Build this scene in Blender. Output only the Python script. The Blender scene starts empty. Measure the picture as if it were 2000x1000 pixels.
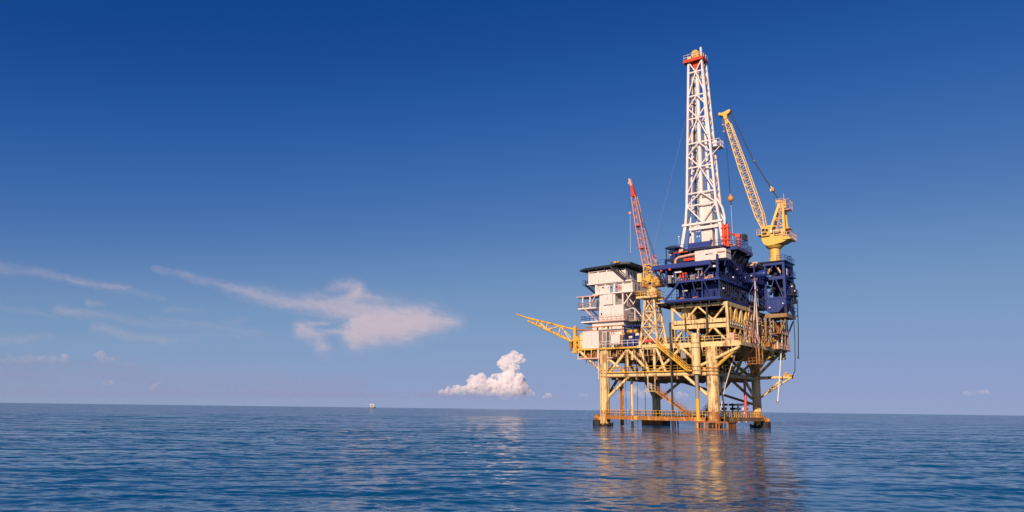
import bpy, bmesh, math, random
import numpy as np
from mathutils import Vector, Matrix

R = math.radians
SC = bpy.context.scene
COL = SC.collection

# ------------------------------------------------------------------ camera, sky, sun, exposure
FPX = 1455.0                                  # focal length in pixels of a 2000 px wide picture
PITCH = math.atan(299 / FPX)
ROLL = 0.0125
cam_data = bpy.data.cameras.new("camera")
cam_data.sensor_width = 36.0
cam_data.lens = 36.0 * FPX / 2000.0
cam_data.clip_start = 0.1
cam_data.clip_end = 400000.0
cam = bpy.data.objects.new("camera", cam_data)
COL.objects.link(cam)
cam.location = (0, 0, 3.2)
cam.rotation_euler = (Matrix.Rotation(R(90) + PITCH, 4, 'X') @ Matrix.Rotation(ROLL, 4, 'Z')).to_euler()
SC.camera = cam

SUN_EL = R(25.0)
SUN_DIR = Vector((-0.42, -0.907, 0)).normalized() * math.cos(SUN_EL) + Vector((0, 0, math.sin(SUN_EL)))
world = bpy.data.worlds.new("World")
SC.world = world
world.use_nodes = True
wn = world.node_tree
wn.nodes.clear()
w_out = wn.nodes.new('ShaderNodeOutputWorld')
w_bg = wn.nodes.new('ShaderNodeBackground')
w_sky = wn.nodes.new('ShaderNodeTexSky')
w_sky.sky_type = 'NISHITA'
w_sky.sun_disc = False
w_sky.sun_elevation = SUN_EL
w_sky.sun_rotation = math.atan2(SUN_DIR.x, SUN_DIR.y)
w_sky.altitude = 0
w_sky.air_density = 0.6
w_sky.dust_density = 0.0
w_sky.ozone_density = 6.0
# the film's response to the blue of the sky: deep and saturated high up, lavender at the horizon
w_scale = wn.nodes.new('ShaderNodeVectorMath'); w_scale.operation = 'SCALE'
w_scale.inputs['Scale'].default_value = 1 / 12.0
w_gam = wn.nodes.new('ShaderNodeGamma'); w_gam.inputs['Gamma'].default_value = 0.5
w_curve = wn.nodes.new('ShaderNodeRGBCurve')
w_gain = wn.nodes.new('ShaderNodeVectorMath'); w_gain.operation = 'SCALE'
w_gain.inputs['Scale'].default_value = 1 / 0.15
for ch, pts in enumerate((
        [(0, 0), (.185, .006), (.214, .016), (.263, .052), (.365, .165), (.48, .232), (.61, .268), (1, .32)],
        [(0, 0), (.29, .062), (.334, .098), (.411, .168), (.5575, .305), (.69, .345), (.795, .348), (1, .39)],
        [(0, 0), (.466, .28), (.532, .36), (.64, .44), (.808, .53), (.905, .56), (1, .585)])):
    cv = w_curve.mapping.curves[ch]
    cv.points[0].location = pts[0]
    cv.points[-1].location = pts[-1]
    for q in pts[1:-1]:
        cv.points.new(*q)
w_curve.mapping.update()
wn.links.new(w_sky.outputs[0], w_scale.inputs[0])
wn.links.new(w_scale.outputs[0], w_gam.inputs['Color'])
wn.links.new(w_gam.outputs[0], w_curve.inputs['Color'])
wn.links.new(w_curve.outputs[0], w_gain.inputs[0])
wn.links.new(w_gain.outputs[0], w_bg.inputs['Color'])
wn.links.new(w_bg.outputs[0], w_out.inputs['Surface'])
w_bg.inputs['Strength'].default_value = 0.14

sun_data = bpy.data.lights.new("sun", 'SUN')
sun_data.energy = 5.0
sun_data.angle = R(0.5)
sun_data.color = (1.0, 0.765, 0.54)
sun = bpy.data.objects.new("sun", sun_data)
COL.objects.link(sun)
sun.rotation_euler = SUN_DIR.to_track_quat('Z', 'Y').to_euler()

SC.view_settings.view_transform = 'Standard'
SC.view_settings.look = 'None'
SC.view_settings.exposure = 0.1
SC.view_settings.gamma = 1.0
SC.cycles.max_bounces = 16
SC.cycles.diffuse_bounces = 3
SC.cycles.glossy_bounces = 3
SC.cycles.transparent_max_bounces = 12
SC.cycles.volume_bounces = 14
rng = np.random.default_rng(7)
random.seed(7)

# ------------------------------------------------------------------ node helpers
def new_mat(name):
    m = bpy.data.materials.new(name)
    m.use_nodes = True
    nt = m.node_tree
    nt.nodes.clear()
    return m, nt

def N(nt, typ, **kw):
    n = nt.nodes.new(typ)
    ins = kw.pop('ins', {})
    for k, v in kw.items():
        setattr(n, k, v)
    for k, v in ins.items():
        if hasattr(v, 'is_output') or isinstance(v, bpy.types.NodeSocket):
            nt.links.new(v, n.inputs[k])
        else:
            n.inputs[k].default_value = v
    return n

def M(nt, op, a, b=None, c=None, clamp=False):
    n = nt.nodes.new('ShaderNodeMath')
    n.operation = op
    n.use_clamp = clamp
    for i, v in enumerate((a, b, c)):
        if v is None: continue
        if isinstance(v, bpy.types.NodeSocket): nt.links.new(v, n.inputs[i])
        else: n.inputs[i].default_value = v
    return n.outputs[0]

def mesh_np(name, verts, quads):
    me = bpy.data.meshes.new(name)
    nv, nf = len(verts), len(quads)
    me.vertices.add(nv)
    me.vertices.foreach_set('co', np.asarray(verts, np.float32).ravel())
    me.loops.add(nf * 4)
    me.polygons.add(nf)
    me.loops.foreach_set('vertex_index', np.asarray(quads, np.int32).ravel())
    me.polygons.foreach_set('loop_start', np.arange(0, nf * 4, 4, dtype=np.int32))
    me.polygons.foreach_set('use_smooth', np.ones(nf, bool))
    me.update(calc_edges=True)
    me.validate()
    return me

def grid_quads(nr, nc, wrap=False):
    i = np.arange(nr - 1)[:, None]
    j = np.arange(nc if wrap else nc - 1)[None, :]
    j2 = (j + 1) % nc
    a = i * nc + j; b = i * nc + j2; c = (i + 1) * nc + j2; d = (i + 1) * nc + j
    return np.stack(np.broadcast_arrays(a, b, c, d), -1).reshape(-1, 4)

# ------------------------------------------------------------------ the sea
def build_sea():
    r = [1.0]
    while r[-1] < 120000:
        d = r[-1]
        step = max(0.10, d * 0.0038) if d < 320 else d * 0.03
        if d < 14: step = 0.6
        r.append(d + step)
    r = np.array(r)
    ang = np.concatenate([np.linspace(-180, -44, 60)[:-1], np.linspace(-44, 44, 760), np.linspace(44, 180, 60)[1:-1]])
    t = np.radians(ang)
    RR, TT = np.meshgrid(r, t, indexing='ij')
    X = RR * np.sin(TT); Y = RR * np.cos(TT)
    Z = np.zeros_like(X)
    lost = np.zeros_like(X)
    tot = 0.0
    dr = np.gradient(r)[:, None] + 0 * X
    da = np.gradient(t)[None, :] * RR
    sp = np.maximum(dr, da)
    g = np.random.default_rng(11)
    # slow gusts: calmer and livelier patches of water
    gust = 1 + 0.45 * np.sin(X * 0.021 + 0.9 * np.sin(Y * 0.013)) * np.sin(Y * 0.017 + 1.3 + 0.8 * np.sin(X * 0.009))
    # the smoother water in the lee of the platform
    slick = 1 - .66 * np.exp(-((X - 4 - Y * .2) / (5 + Y * .10)) ** 2) * np.clip((Y - 8) / 25, 0, 1) * np.clip((230 - Y) / 60, 0, 1)
    gust = gust * slick
    for L, amp, n in [(46, .11, 3), (21, .050, 4), (9, .018, 6), (5, .014, 9), (2.8, .0155, 12), (1.6, .0150, 16), (0.9, .0110, 18), (.5, .0066, 16)]:
        for k in range(n):
            ll = L * g.uniform(.75, 1.3)
            th = g.normal(-0.12, .36 if L > 2 else .7)
            kx, ky = math.sin(th) * 2 * math.pi / ll, math.cos(th) * 2 * math.pi / ll
            a = amp * g.uniform(.6, 1.3) * 1.0 / math.sqrt(n)
            f = np.clip((ll / sp - 2.5) / 3.0, 0, 1)
            ph = kx * X + ky * Y + g.uniform(0, 6.28) + .6 * np.sin(X / ll / 2.7 + k) * np.sin(Y / ll / 3.1 + 2 * k)
            s = np.sin(ph)
            tot += a / ll; lost += a / ll * (1 - f)
            Z += a * f * gust * (s + .25 * np.cos(2 * ph))
    verts = np.stack([X, Y, Z], -1).reshape(-1, 3)
    me = mesh_np('sea', verts, grid_quads(len(r), len(t), True)[:, ::-1])
    at = me.attributes.new('finer_waves', 'FLOAT', 'POINT')
    at.data.foreach_set('value', (lost / tot).astype(np.float32).ravel())
    at = me.attributes.new('slick', 'FLOAT', 'POINT')
    at.data.foreach_set('value', slick.astype(np.float32).ravel())
    m, nt = new_mat('sea_water')
    out = N(nt, 'ShaderNodeOutputMaterial')
    geo = N(nt, 'ShaderNodeNewGeometry')
    mp = N(nt, 'ShaderNodeMapping', ins={'Vector': geo.outputs['Position'], 'Rotation': (0, 0, R(5)), 'Scale': (.36, 1.0, 1.0)})
    n1 = N(nt, 'ShaderNodeTexNoise', ins={'Vector': mp.outputs[0], 'Scale': 1.3, 'Detail': 5.0, 'Roughness': .62, 'Distortion': .4})
    n2 = N(nt, 'ShaderNodeTexNoise', ins={'Vector': mp.outputs[0], 'Scale': .16, 'Detail': 4.0, 'Roughness': .6, 'Distortion': .5})
    big = N(nt, 'ShaderNodeMapping', ins={'Vector': geo.outputs['Position'], 'Rotation': (0, 0, R(-8)), 'Scale': (.004, .012, 1.0)})
    n3 = N(nt, 'ShaderNodeTexNoise', ins={'Vector': big.outputs[0], 'Scale': 1.0, 'Detail': 3.0})
    gust_s = N(nt, 'ShaderNodeMapRange', ins={'Value': n3.outputs[0], 'From Min': .35, 'From Max': .65, 'To Min': .45, 'To Max': 1.0})
    fine = N(nt, 'ShaderNodeAttribute', attribute_name='finer_waves')
    sl = N(nt, 'ShaderNodeAttribute', attribute_name='slick')
    gs = M(nt, 'MULTIPLY', gust_s.outputs[0], sl.outputs['Fac'])
    b1 = N(nt, 'ShaderNodeBump', ins={'Height': n1.outputs[0], 'Strength': M(nt, 'MULTIPLY', gs, .75), 'Distance': .10})
    # waves too small or too far to be modelled
    far = M(nt, 'MULTIPLY_ADD', fine.outputs['Fac'], 8.0, .07)
    b2 = N(nt, 'ShaderNodeBump', ins={'Height': n2.outputs[0], 'Strength': gs, 'Distance': far, 'Normal': b1.outputs[0]})
    p = N(nt, 'ShaderNodeBsdfPrincipled', ins={'Base Color': (.001, .078, .19, 1), 'Roughness': .06, 'IOR': 1.333, 'Normal': b2.outputs[0]})
    nt.links.new(p.outputs[0], out.inputs['Surface'])
    me.materials.append(m)
    o = bpy.data.objects.new('sea', me)
    COL.objects.link(o)
    o['kind'] = 'structure'
    o['label'] = 'deep blue open sea with small ripples'
    return o
build_sea()

# ------------------------------------------------------------------ building kit
AN = R(142.66482666565128 - 180)              # the platform's own axes: X along its left front, Y back along its right front
ORG = Vector((36.4656, 160.917, 0))
ROT = Matrix.Rotation(AN, 4, 'Z')

def wl(p):
    return ORG + (ROT @ Vector(p))

def paint(name, col, rust=0.0, rough=0.5, var=0.12, grime=0.25, metal=0.0, streak=0.22, scale=1.0, rustcol=(.27, .085, .02)):
    m, nt = new_mat(name)
    out = N(nt, 'ShaderNodeOutputMaterial')
    tc = N(nt, 'ShaderNodeTexCoord')
    n1 = N(nt, 'ShaderNodeTexNoise', ins={'Vector': tc.outputs['Object'], 'Scale': .55 * scale, 'Detail': 6.0, 'Roughness': .65})
    st = N(nt, 'ShaderNodeMapping', ins={'Vector': tc.outputs['Object'], 'Scale': (1.6 * scale, 1.6 * scale, streak * scale)})
    n2 = N(nt, 'ShaderNodeTexNoise', ins={'Vector': st.outputs[0], 'Scale': 1.5, 'Detail': 7.0, 'Roughness': .68, 'Distortion': .3})
    c0 = tuple(max(0, c * (1 - var)) for c in col); c1 = tuple(min(1, c * (1 + var)) for c in col)
    mix = N(nt, 'ShaderNodeMix', data_type='RGBA', ins={0: n1.outputs[0], 6: (*c0, 1), 7: (*c1, 1)})
    g = N(nt, 'ShaderNodeMapRange', ins={'Value': n2.outputs[0], 'From Min': .48, 'From Max': .74, 'To Min': 0.0, 'To Max': grime})
    mix2 = N(nt, 'ShaderNodeMix', data_type='RGBA', ins={0: g.outputs[0], 6: mix.outputs[2], 7: (col[0] * .35 + .02, col[1] * .3 + .01, col[2] * .25 + .01, 1)})
    last = mix2.outputs[2]
    if rust > 0:
        lo = .655 - .26 * rust
        r_ = N(nt, 'ShaderNodeMapRange', ins={'Value': M(nt, 'ADD', M(nt, 'MULTIPLY', n2.outputs[0], .6), M(nt, 'MULTIPLY', n1.outputs[0], .4)), 'From Min': lo, 'From Max': lo + .07, 'To Min': 0.0, 'To Max': .85})
        mix3 = N(nt, 'ShaderNodeMix', data_type='RGBA', ins={0: r_.outputs[0], 6: last, 7: (*rustcol, 1)})
        last = mix3.outputs[2]
    p = N(nt, 'ShaderNodeBsdfPrincipled', ins={'Base Color': last, 'Roughness': rough, 'Metallic': metal})
    nt.links.new(p.outputs[0], out.inputs['Surface'])
    return m

CREAM = paint('cream_paint', (.78, .585, .285), .56, var=.16, grime=.4)
CREAMLEG = paint('weathered_cream_leg_paint', (.78, .585, .29), .60, grime=.5, streak=.1, var=.16)
YEL = paint('yellow_paint', (.70, .41, .05), .55)
ORANGE = paint('rusty_orange_yellow_paint', (.70, .36, .07), .9, grime=.45)
SLEEVE = paint('yellow_splash_zone_paint', (.74, .47, .14), .85, grime=.5)
RUSTY = paint('rusty_steel', (.34, .14, .05), .8, rough=.8)
WHITE = paint('white_paint', (.72, .65, .63), .30, grime=.3)
MAST = paint('white_mast_paint', (.80, .72, .72), .22, grime=.2)
PINKW = paint('faded_white_boom_paint', (.64, .39, .33), .34)
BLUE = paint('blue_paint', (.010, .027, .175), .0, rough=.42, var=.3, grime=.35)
BLUEL = paint('sunlit_blue_paint', (.016, .040, .225), .0, rough=.45, var=.3, grime=.3)  # lighter copy of the blue, sun on front faces put into the colour
NAVY = paint('navy_shade_paint', (.005, .009, .04), .0, rough=.5, var=.3)  # navy parts, plus shade of recesses and right side put into the colour
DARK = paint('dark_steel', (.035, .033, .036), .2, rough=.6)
BLACK = paint('black_rubber', (.014, .014, .015), .0, rough=.8)
ROOF = paint('dark_roof_paint', (.018, .026, .032), .0, rough=.55, var=.3)
RED = paint('red_paint', (.60, .055, .02), .1, rough=.4)
PINKRED = paint('faded_red_paint', (.62, .10, .09), .15)
CRANEY = paint('bright_yellow_crane_paint', (.74, .47, .10), .3, grime=.2)
BOOMR = paint('faded_red_boom_paint', (.56, .25, .19), .34)
BOOMY = paint('pale_yellow_boom_paint', (.76, .53, .22), .3)
GREY = paint('grey_steel', (.26, .25, .25), .3)
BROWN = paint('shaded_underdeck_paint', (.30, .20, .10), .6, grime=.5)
WIN = paint('window_glass', (.02, .028, .035), .0, rough=.12, var=.2, grime=.0)
DOORB = paint('pale_blue_door_paint', (.22, .27, .38), .1)
LAMPW = paint('white_lamp_housing', (.75, .75, .72), .0)
ROPE = paint('pale_hose', (.66, .55, .50), .1, rough=.7)
SKIN = paint('skin', (.45, .25, .17), 0, var=.05, grime=0)
COVERALL = paint('navy_coverall', (.02, .035, .10), 0, var=.2, grime=.1, rough=.85)
TANCLOTH = paint('tan_coverall', (.50, .38, .27), 0, var=.15, grime=.1, rough=.85)
HELMET = paint('orange_hard_hat', (.75, .30, .04), 0, grime=0, rough=.35)

class MB:
    def __init__(s, base=(0, 0, 0)):
        s.v, s.f, s.p, s.b = [], [], [], Vector(base)
    def add(s, vs, fs):
        o = len(s.v)
        s.p.append((o, o + len(vs), len(s.f), len(s.f) + len(fs)))
        s.v += [Vector(v) - s.b for v in vs]
        s.f += [tuple(o + i for i in f) for f in fs]
        return s
    def box(s, x0, x1, y0, y1, z0, z1):
        return s.add([(x0, y0, z0), (x1, y0, z0), (x1, y1, z0), (x0, y1, z0), (x0, y0, z1), (x1, y0, z1), (x1, y1, z1), (x0, y1, z1)],
                     [(0, 3, 2, 1), (4, 5, 6, 7), (0, 1, 5, 4), (1, 2, 6, 5), (2, 3, 7, 6), (3, 0, 4, 7)])
    def beam(s, p, q, w, h=None, up=(0, 0, 1)):
        p, q = Vector(p), Vector(q)
        h = h or w
        d = (q - p).normalized()
        u = Vector(up)
        if abs(d.dot(u)) > .97: u = Vector((0, 1, 0))
        a = d.cross(u).normalized() * w / 2
        c = a.cross(d).normalized() * h / 2
        vs = [p - a - c, p + a - c, p + a + c, p - a + c, q - a - c, q + a - c, q + a + c, q - a + c]
        return s.add(vs, [(0, 1, 2, 3), (7, 6, 5, 4), (4, 5, 1, 0), (5, 6, 2, 1), (6, 7, 3, 2), (7, 4, 0, 3)])
    def tube(s, p, q, r, r2=None, n=8, cap=True):
        p, q = Vector(p), Vector(q)
        r2 = r if r2 is None else r2
        d = (q - p).normalized()
        u = Vector((0, 0, 1)) if abs(d.z) < .95 else Vector((1, 0, 0))
        a = d.cross(u).normalized(); c = a.cross(d)
        vs = []
        for P, rr in ((p, r), (q, r2)):
            vs += [P + a * rr * math.cos(2 * math.pi * i / n) + c * rr * math.sin(2 * math.pi * i / n) for i in range(n)]
        fs = [((i + 1) % n, i, n + i, n + (i + 1) % n) for i in range(n)]
        if cap: fs += [tuple(range(n)), tuple(reversed(range(n, 2 * n)))]
        return s.add(vs, fs)
    def path(s, pts, r, n=6):
        for a, b in zip(pts[:-1], pts[1:]): s.tube(a, b, r, n=n)
        return s
    def ball(s, c, r, n=10, k=6, sz=1.0):
        c = Vector(c); vs = [c + Vector((0, 0, r * sz))]
        for j in range(1, k):
            t = math.pi * j / k
            vs += [c + Vector((r * math.sin(t) * math.cos(2 * math.pi * i / n), r * math.sin(t) * math.sin(2 * math.pi * i / n), r * sz * math.cos(t))) for i in range(n)]
        vs.append(c - Vector((0, 0, r * sz)))
        fs = [(0, 1 + i, 1 + (i + 1) % n) for i in range(n)]
        for j in range(k - 2):
            a = 1 + j * n
            fs += [(a + i, a + n + i, a + n + (i + 1) % n, a + (i + 1) % n) for i in range(n)]
        a = 1 + (k - 2) * n
        fs += [(a + i, len(vs) - 1, a + (i + 1) % n) for i in range(n)]
        return s.add(vs, fs)
    def prism(s, pts, d):
        # polygon in space pushed along d
        d = Vector(d); n = len(pts)
        vs = [Vector(p) for p in pts] + [Vector(p) + d for p in pts]
        return s.add(vs, [tuple(reversed(range(n))), tuple(range(n, 2 * n))] + [(i, (i + 1) % n, n + (i + 1) % n, n + i) for i in range(n)])
    def rail(s, pts, h=1.1, gap=1.6, r=.045, mid=2):
        for a, b in zip(pts[:-1], pts[1:]):
            a, b = Vector(a), Vector(b)
            for k in range(1, mid + 1):
                z = Vector((0, 0, h * k / mid))
                s.tube(a + z, b + z, r, n=5)
            m = max(1, round((b - a).length / gap))
            for i in range(m + 1):
                p = a.lerp(b, i / m)
                s.tube(p, p + Vector((0, 0, h)), r, n=5)
        return s
    def zig(s, a0, a1, b0, b1, n, r, cross=False, ties=True, tube=True):
        # bracing between two chords a0-a1 and b0-b1
        a0, a1, b0, b1 = map(Vector, (a0, a1, b0, b1))
        for i in range(n):
            p, q = a0.lerp(a1, i / n), a0.lerp(a1, (i + 1) / n)
            u, v = b0.lerp(b1, i / n), b0.lerp(b1, (i + 1) / n)
            if cross or i % 2 == 0: s.tube(p, v, r, n=5)
            if cross or i % 2 == 1: s.tube(u, q, r, n=5)
            if ties and i: s.tube(p, u, r, n=5)
        return s
    def stair(s, p, q, w=.9, rails=True, side=(1, 0, 0)):
        p, q = Vector(p), Vector(q)
        d = q - p
        lat = Vector((d.x, d.y, 0)).cross(Vector((0, 0, 1))).normalized() * w / 2 if math.hypot(d.x, d.y) > .01 else Vector(side) * w / 2
        for sg in (-1, 1):
            s.beam(p + lat * sg, q + lat * sg, .09, .3)
            if rails:
                for k in (.55, 1.05):
                    s.tube(p + lat * sg + Vector((0, 0, k)), q + lat * sg + Vector((0, 0, k)), .045, n=5)
                m = max(2, int(d.length / 1.6))
                for i in range(m + 1):
                    c = p.lerp(q, i / m) + lat * sg
                    s.tube(c, c + Vector((0, 0, 1.05)), .04, n=5)
        m = max(3, int(d.length / .35))
        dirh = Vector((d.x, d.y, 0)).normalized() * .13 if math.hypot(d.x, d.y) > .01 else Vector((0, .1, 0))
        for i in range(1, m):
            c = p.lerp(q, i / m)
            s.add([c - lat - dirh, c + lat - dirh, c + lat + dirh, c - lat + dirh], [(0, 1, 2, 3)])
        return s
    def build(s, name, mat, parent=None, smooth=False):
        me = bpy.data.meshes.new(name)
        me.from_pydata([tuple(v) for v in s.v], [], s.f)
        me.update()
        bm = bmesh.new(); bm.from_mesh(me)
        bmesh.ops.recalc_face_normals(bm, faces=bm.faces)
        bm.to_mesh(me); bm.free()
        if smooth:
            for p in me.polygons: p.use_smooth = True
            if hasattr(me, 'set_sharp_from_angle'): me.set_sharp_from_angle(angle=R(40))
        me.materials.append(mat)
        o = bpy.data.objects.new(name, me)
        COL.objects.link(o)
        if parent is not None: o.parent = parent
        return o

class Thing:
    def __init__(s, name, label, cat, base=(0, 0, 0), group=None, world=None, rz=None):
        s.e = bpy.data.objects.new(name, None)
        s.e.empty_display_size = .5
        COL.objects.link(s.e)
        s.e.location = wl(base) if world is None else world
        s.e.rotation_euler = (0, 0, AN if rz is None else rz)
        s.e['label'] = label; s.e['category'] = cat
        if group: s.e['group'] = group
        s.base = Vector(base) if world is None else Vector((0, 0, 0))
    def mb(s):
        return MB(s.base)
    SPLIT = {'hanger', 'lamp', 'machinery', 'pipework', 'deck', 'drum', 'end_plug', 'flange', 'stored_pipe', 'hanging_cable', 'pane', 'fender_pile',
             'fender_ring', 'band', 'pile', 'stiffener', 'rib', 'bracket', 'deck_joist', 'dark_slot', 'red_rail', 'door', 'roof_light', 'stripe', 'link_post', 'brace', 'collar', 'strut', 'crown_block', 'window_band', 'superstructure', 'rusty_float', 'side_frame', 'platform', 'coupling'}
    def part(s, name, mb, mat, parent=None, label=None, smooth=True):
        # separate pieces become parts of their own; pieces that touch stay together
        if name in s.SPLIT and 1 < len(mb.p) <= 70:
            bb = []
            for v0, v1, f0, f1 in mb.p:
                q = np.array([tuple(v) for v in mb.v[v0:v1]]); bb.append((q.min(0) - .01, q.max(0) + .01))
            grp = list(range(len(bb)))
            def root(i):
                while grp[i] != i: i = grp[i]
                return i
            for i in range(len(bb)):
                for j in range(i):
                    if (bb[i][0] <= bb[j][1]).all() and (bb[j][0] <= bb[i][1]).all(): grp[root(i)] = root(j)
            sets = {}
            for i in range(len(bb)): sets.setdefault(root(i), []).append(i)
            if len(sets) > 1:
                for ids in sets.values():
                    b = MB(mb.b)
                    for i in ids:
                        v0, v1, f0, f1 = mb.p[i]; o_ = len(b.v)
                        b.v += mb.v[v0:v1]; b.f += [tuple(j - v0 + o_ for j in f) for f in mb.f[f0:f1]]
                    o = b.build(name, mat, parent or s.e, smooth)
                    if label: o['label'] = label
                return o
        o = mb.build(name, mat, parent or s.e, smooth)
        if label: o['label'] = label
        return o

# ------------------------------------------------------------------ clouds
_rt = cam.rotation_euler.to_matrix()
def sky_dir(x, y):
    # direction of a measured bearing and height in the sky
    return (_rt @ Vector(((x - 1000) / FPX, (500 - y) / FPX, -1))).normalized()

def vapour(name, col, dens, lo, hi, scale):
    m, nt = new_mat(name)
    out = N(nt, 'ShaderNodeOutputMaterial')
    tc = N(nt, 'ShaderNodeTexCoord')
    nz = N(nt, 'ShaderNodeTexNoise', ins={'Vector': tc.outputs['Object'], 'Scale': scale, 'Detail': 5.0, 'Roughness': .62})
    mr = N(nt, 'ShaderNodeMapRange', ins={'Value': nz.outputs[0], 'From Min': lo, 'From Max': hi, 'To Min': 0.0, 'To Max': dens})
    sx = N(nt, 'ShaderNodeSeparateXYZ', ins={0: tc.outputs['Object']})
    up = N(nt, 'ShaderNodeMapRange', interpolation_type='SMOOTHSTEP', ins={'Value': sx.outputs[2], 'From Min': -160.0, 'From Max': 420.0, 'To Min': 0.04, 'To Max': 1.0})
    dn = M(nt, 'MULTIPLY', mr.outputs[0], up.outputs[0])
    pv = N(nt, 'ShaderNodeVolumePrincipled', ins={'Color': (*col, 1), 'Density': dn, 'Anisotropy': -.25})
    nt.links.new(pv.outputs[0], out.inputs['Volume'])
    m.cycles.volume_step_rate = 1.0
    return m
cum_m = vapour('cumulus_vapour', (1.0, .98, 1.0),   .019, .39, .66, 1 / 150.0)
thin_m = vapour('thin_cumulus_vapour', (.98, .93, .95),   .0042, .38, .62, 1 / 200.0)
ctex = bpy.data.textures.new('cloud_lumps', 'CLOUDS')
ctex.noise_scale = 260.0
ctex.noise_depth = 4
ctex2 = bpy.data.textures.new('cloud_fine_lumps', 'CLOUDS')
ctex2.noise_scale = 95.0
ctex2.noise_depth = 3

def cumulus(label, blobs, D, mat=None, voxel=23.0, lump=140.0, seed=1):
    g = random.Random(seed)
    cx = sum(b[0] for b in blobs) / len(blobs); cy = max(b[1] for b in blobs)
    d0 = sky_dir(cx, cy); base = d0 * (D / math.hypot(d0.x, d0.y))
    mb = MB(base)
    for (x, y, r) in blobs:
        d = sky_dir(x, y)
        P = d * (D / math.hypot(d.x, d.y)); rr = r * D / FPX
        away = Vector((d.x, d.y, 0)).normalized()
        P = P + away * g.uniform(-.5, .5) * rr
        mb.ball(P, rr, n=14, k=10)
        for k in range(6):
            a = g.uniform(0, 6.28); ez = g.uniform(-.15, 1)
            ch = math.sqrt(1 - min(1, max(0, ez)) ** 2)
            q = P + Vector((math.cos(a) * ch, math.sin(a) * ch, ez)) * rr * .85
            mb.ball(q, rr * g.uniform(.34, .6), n=10, k=7)
    o = mb.build('cumulus_cloud', mat or cum_m, None, True)
    o.location = base
    o['label'] = label; o['category'] = 'cloud'; o['group'] = 'cumulus clouds low over the horizon'
    m = o.modifiers.new('union', 'REMESH'); m.mode = 'VOXEL'; m.voxel_size = voxel; m.use_smooth_shade = True
    m = o.modifiers.new('lumps', 'DISPLACE'); m.texture = ctex; m.texture_coords = 'LOCAL'; m.strength = lump; m.mid_level = .5
    m = o.modifiers.new('fine_lumps', 'DISPLACE'); m.texture = ctex2; m.texture_coords = 'LOCAL'; m.strength = lump * .8; m.mid_level = .5
    return o

cumulus('towering white cumulus cloud standing on the horizon left of the platform',
        [(985, 765, 16), (1005, 762, 18), (1022, 762, 13), (990, 746, 17), (1012, 748, 16), (1022, 753, 9), (996, 730, 13), (1001, 720, 11), (988, 714, 11),
         (1000, 701, 12), (986, 706, 10), (976, 711, 6), (1014, 701, 8), (1021, 704, 5), (1003, 691, 6),
         (1030, 766, 8), (1040, 769, 5), (862, 768, 5), (875, 763, 7), (893, 760, 9), (908, 762, 9), (921, 760, 12), (924, 744, 9), (936, 750, 15), (952, 755, 14), (941, 738, 8), (962, 747, 9), (966, 734, 5), (972, 758, 14), (924, 736, 5), (846, 770, 3)] + [(x, 767, 6) for x in range(862, 1040, 10)], 30000.0)
small = [('tiny white cumulus puff just right of the towering cloud', [(1070, 772, 5), (1062, 775, 3), (1076, 774, 3)]),
         ('tiny white cumulus puff beside the left leg of the platform', [(1136, 771, 4), (1144, 773, 4), (1130, 774, 2)]),
         ('low cumulus cloud seen between the legs of the platform', [(1225, 772, 8), (1240, 764, 8), (1252, 772, 8), (1265, 768, 9), (1280, 774, 7), (1210, 775, 5), (1325, 772, 7), (1338, 775, 6)]),
         ('small pink cumulus puff low over the sea at the far left', [(303, 752, 4), (297, 758, 5), (288, 761, 3), (311, 747, 3)]),
         ('faint flat cumulus puff close to the right edge of the sky', [(1886, 768, 4), (1892, 769, 4), (1900, 768, 3), (1908, 767, 3), (1918, 766, 4), (1930, 767, 4)])]
for i, (lab, bl) in enumerate(small):
    cumulus(lab, bl, 34000.0, thin_m if i else cum_m, 38.0, 90.0, seed=3 + i)
cumulus('flat grey purple cumulus bank at the left edge of the sky', [(x, 703 + (i % 3), 6 + (i % 2) * 2) for i, x in enumerate(range(-20, 140, 11))] + [(125, 702, 7)], 26000.0, thin_m, 42.0, 110.0, seed=11)
cumulus('small two tiered cumulus cloud beside the flat grey bank', [(196, 690, 6), (197, 697, 6), (208, 701, 5), (228, 707, 4), (245, 711, 4), (186, 693, 4), (206, 694, 4), (198, 705, 6), (220, 703, 5), (185, 708, 3), (236, 710, 3), (255, 712, 3)], 26000.0, thin_m, 40.0, 90.0, seed=12)
cumulus('tiny pink cloud wisp above the sea left of the small puff', [(205, 750, 4), (217, 748, 5), (240, 755, 3), (196, 754, 3)], 34000.0, thin_m, 40.0, 90.0, seed=13)

def vnoise(X, Y, g):
    # smooth value noise
    n = 64
    G = g.uniform(-1, 1, (n, n))
    xi, yi = np.floor(X).astype(int), np.floor(Y).astype(int)
    fx, fy = X - xi, Y - yi
    fx = fx * fx * (3 - 2 * fx); fy = fy * fy * (3 - 2 * fy)
    a, b = G[yi % n, xi % n], G[yi % n, (xi + 1) % n]
    c, d = G[(yi + 1) % n, xi % n], G[(yi + 1) % n, (xi + 1) % n]
    return (a * (1 - fx) + b * fx) * (1 - fy) + (c * (1 - fx) + d * fx) * fy

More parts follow.
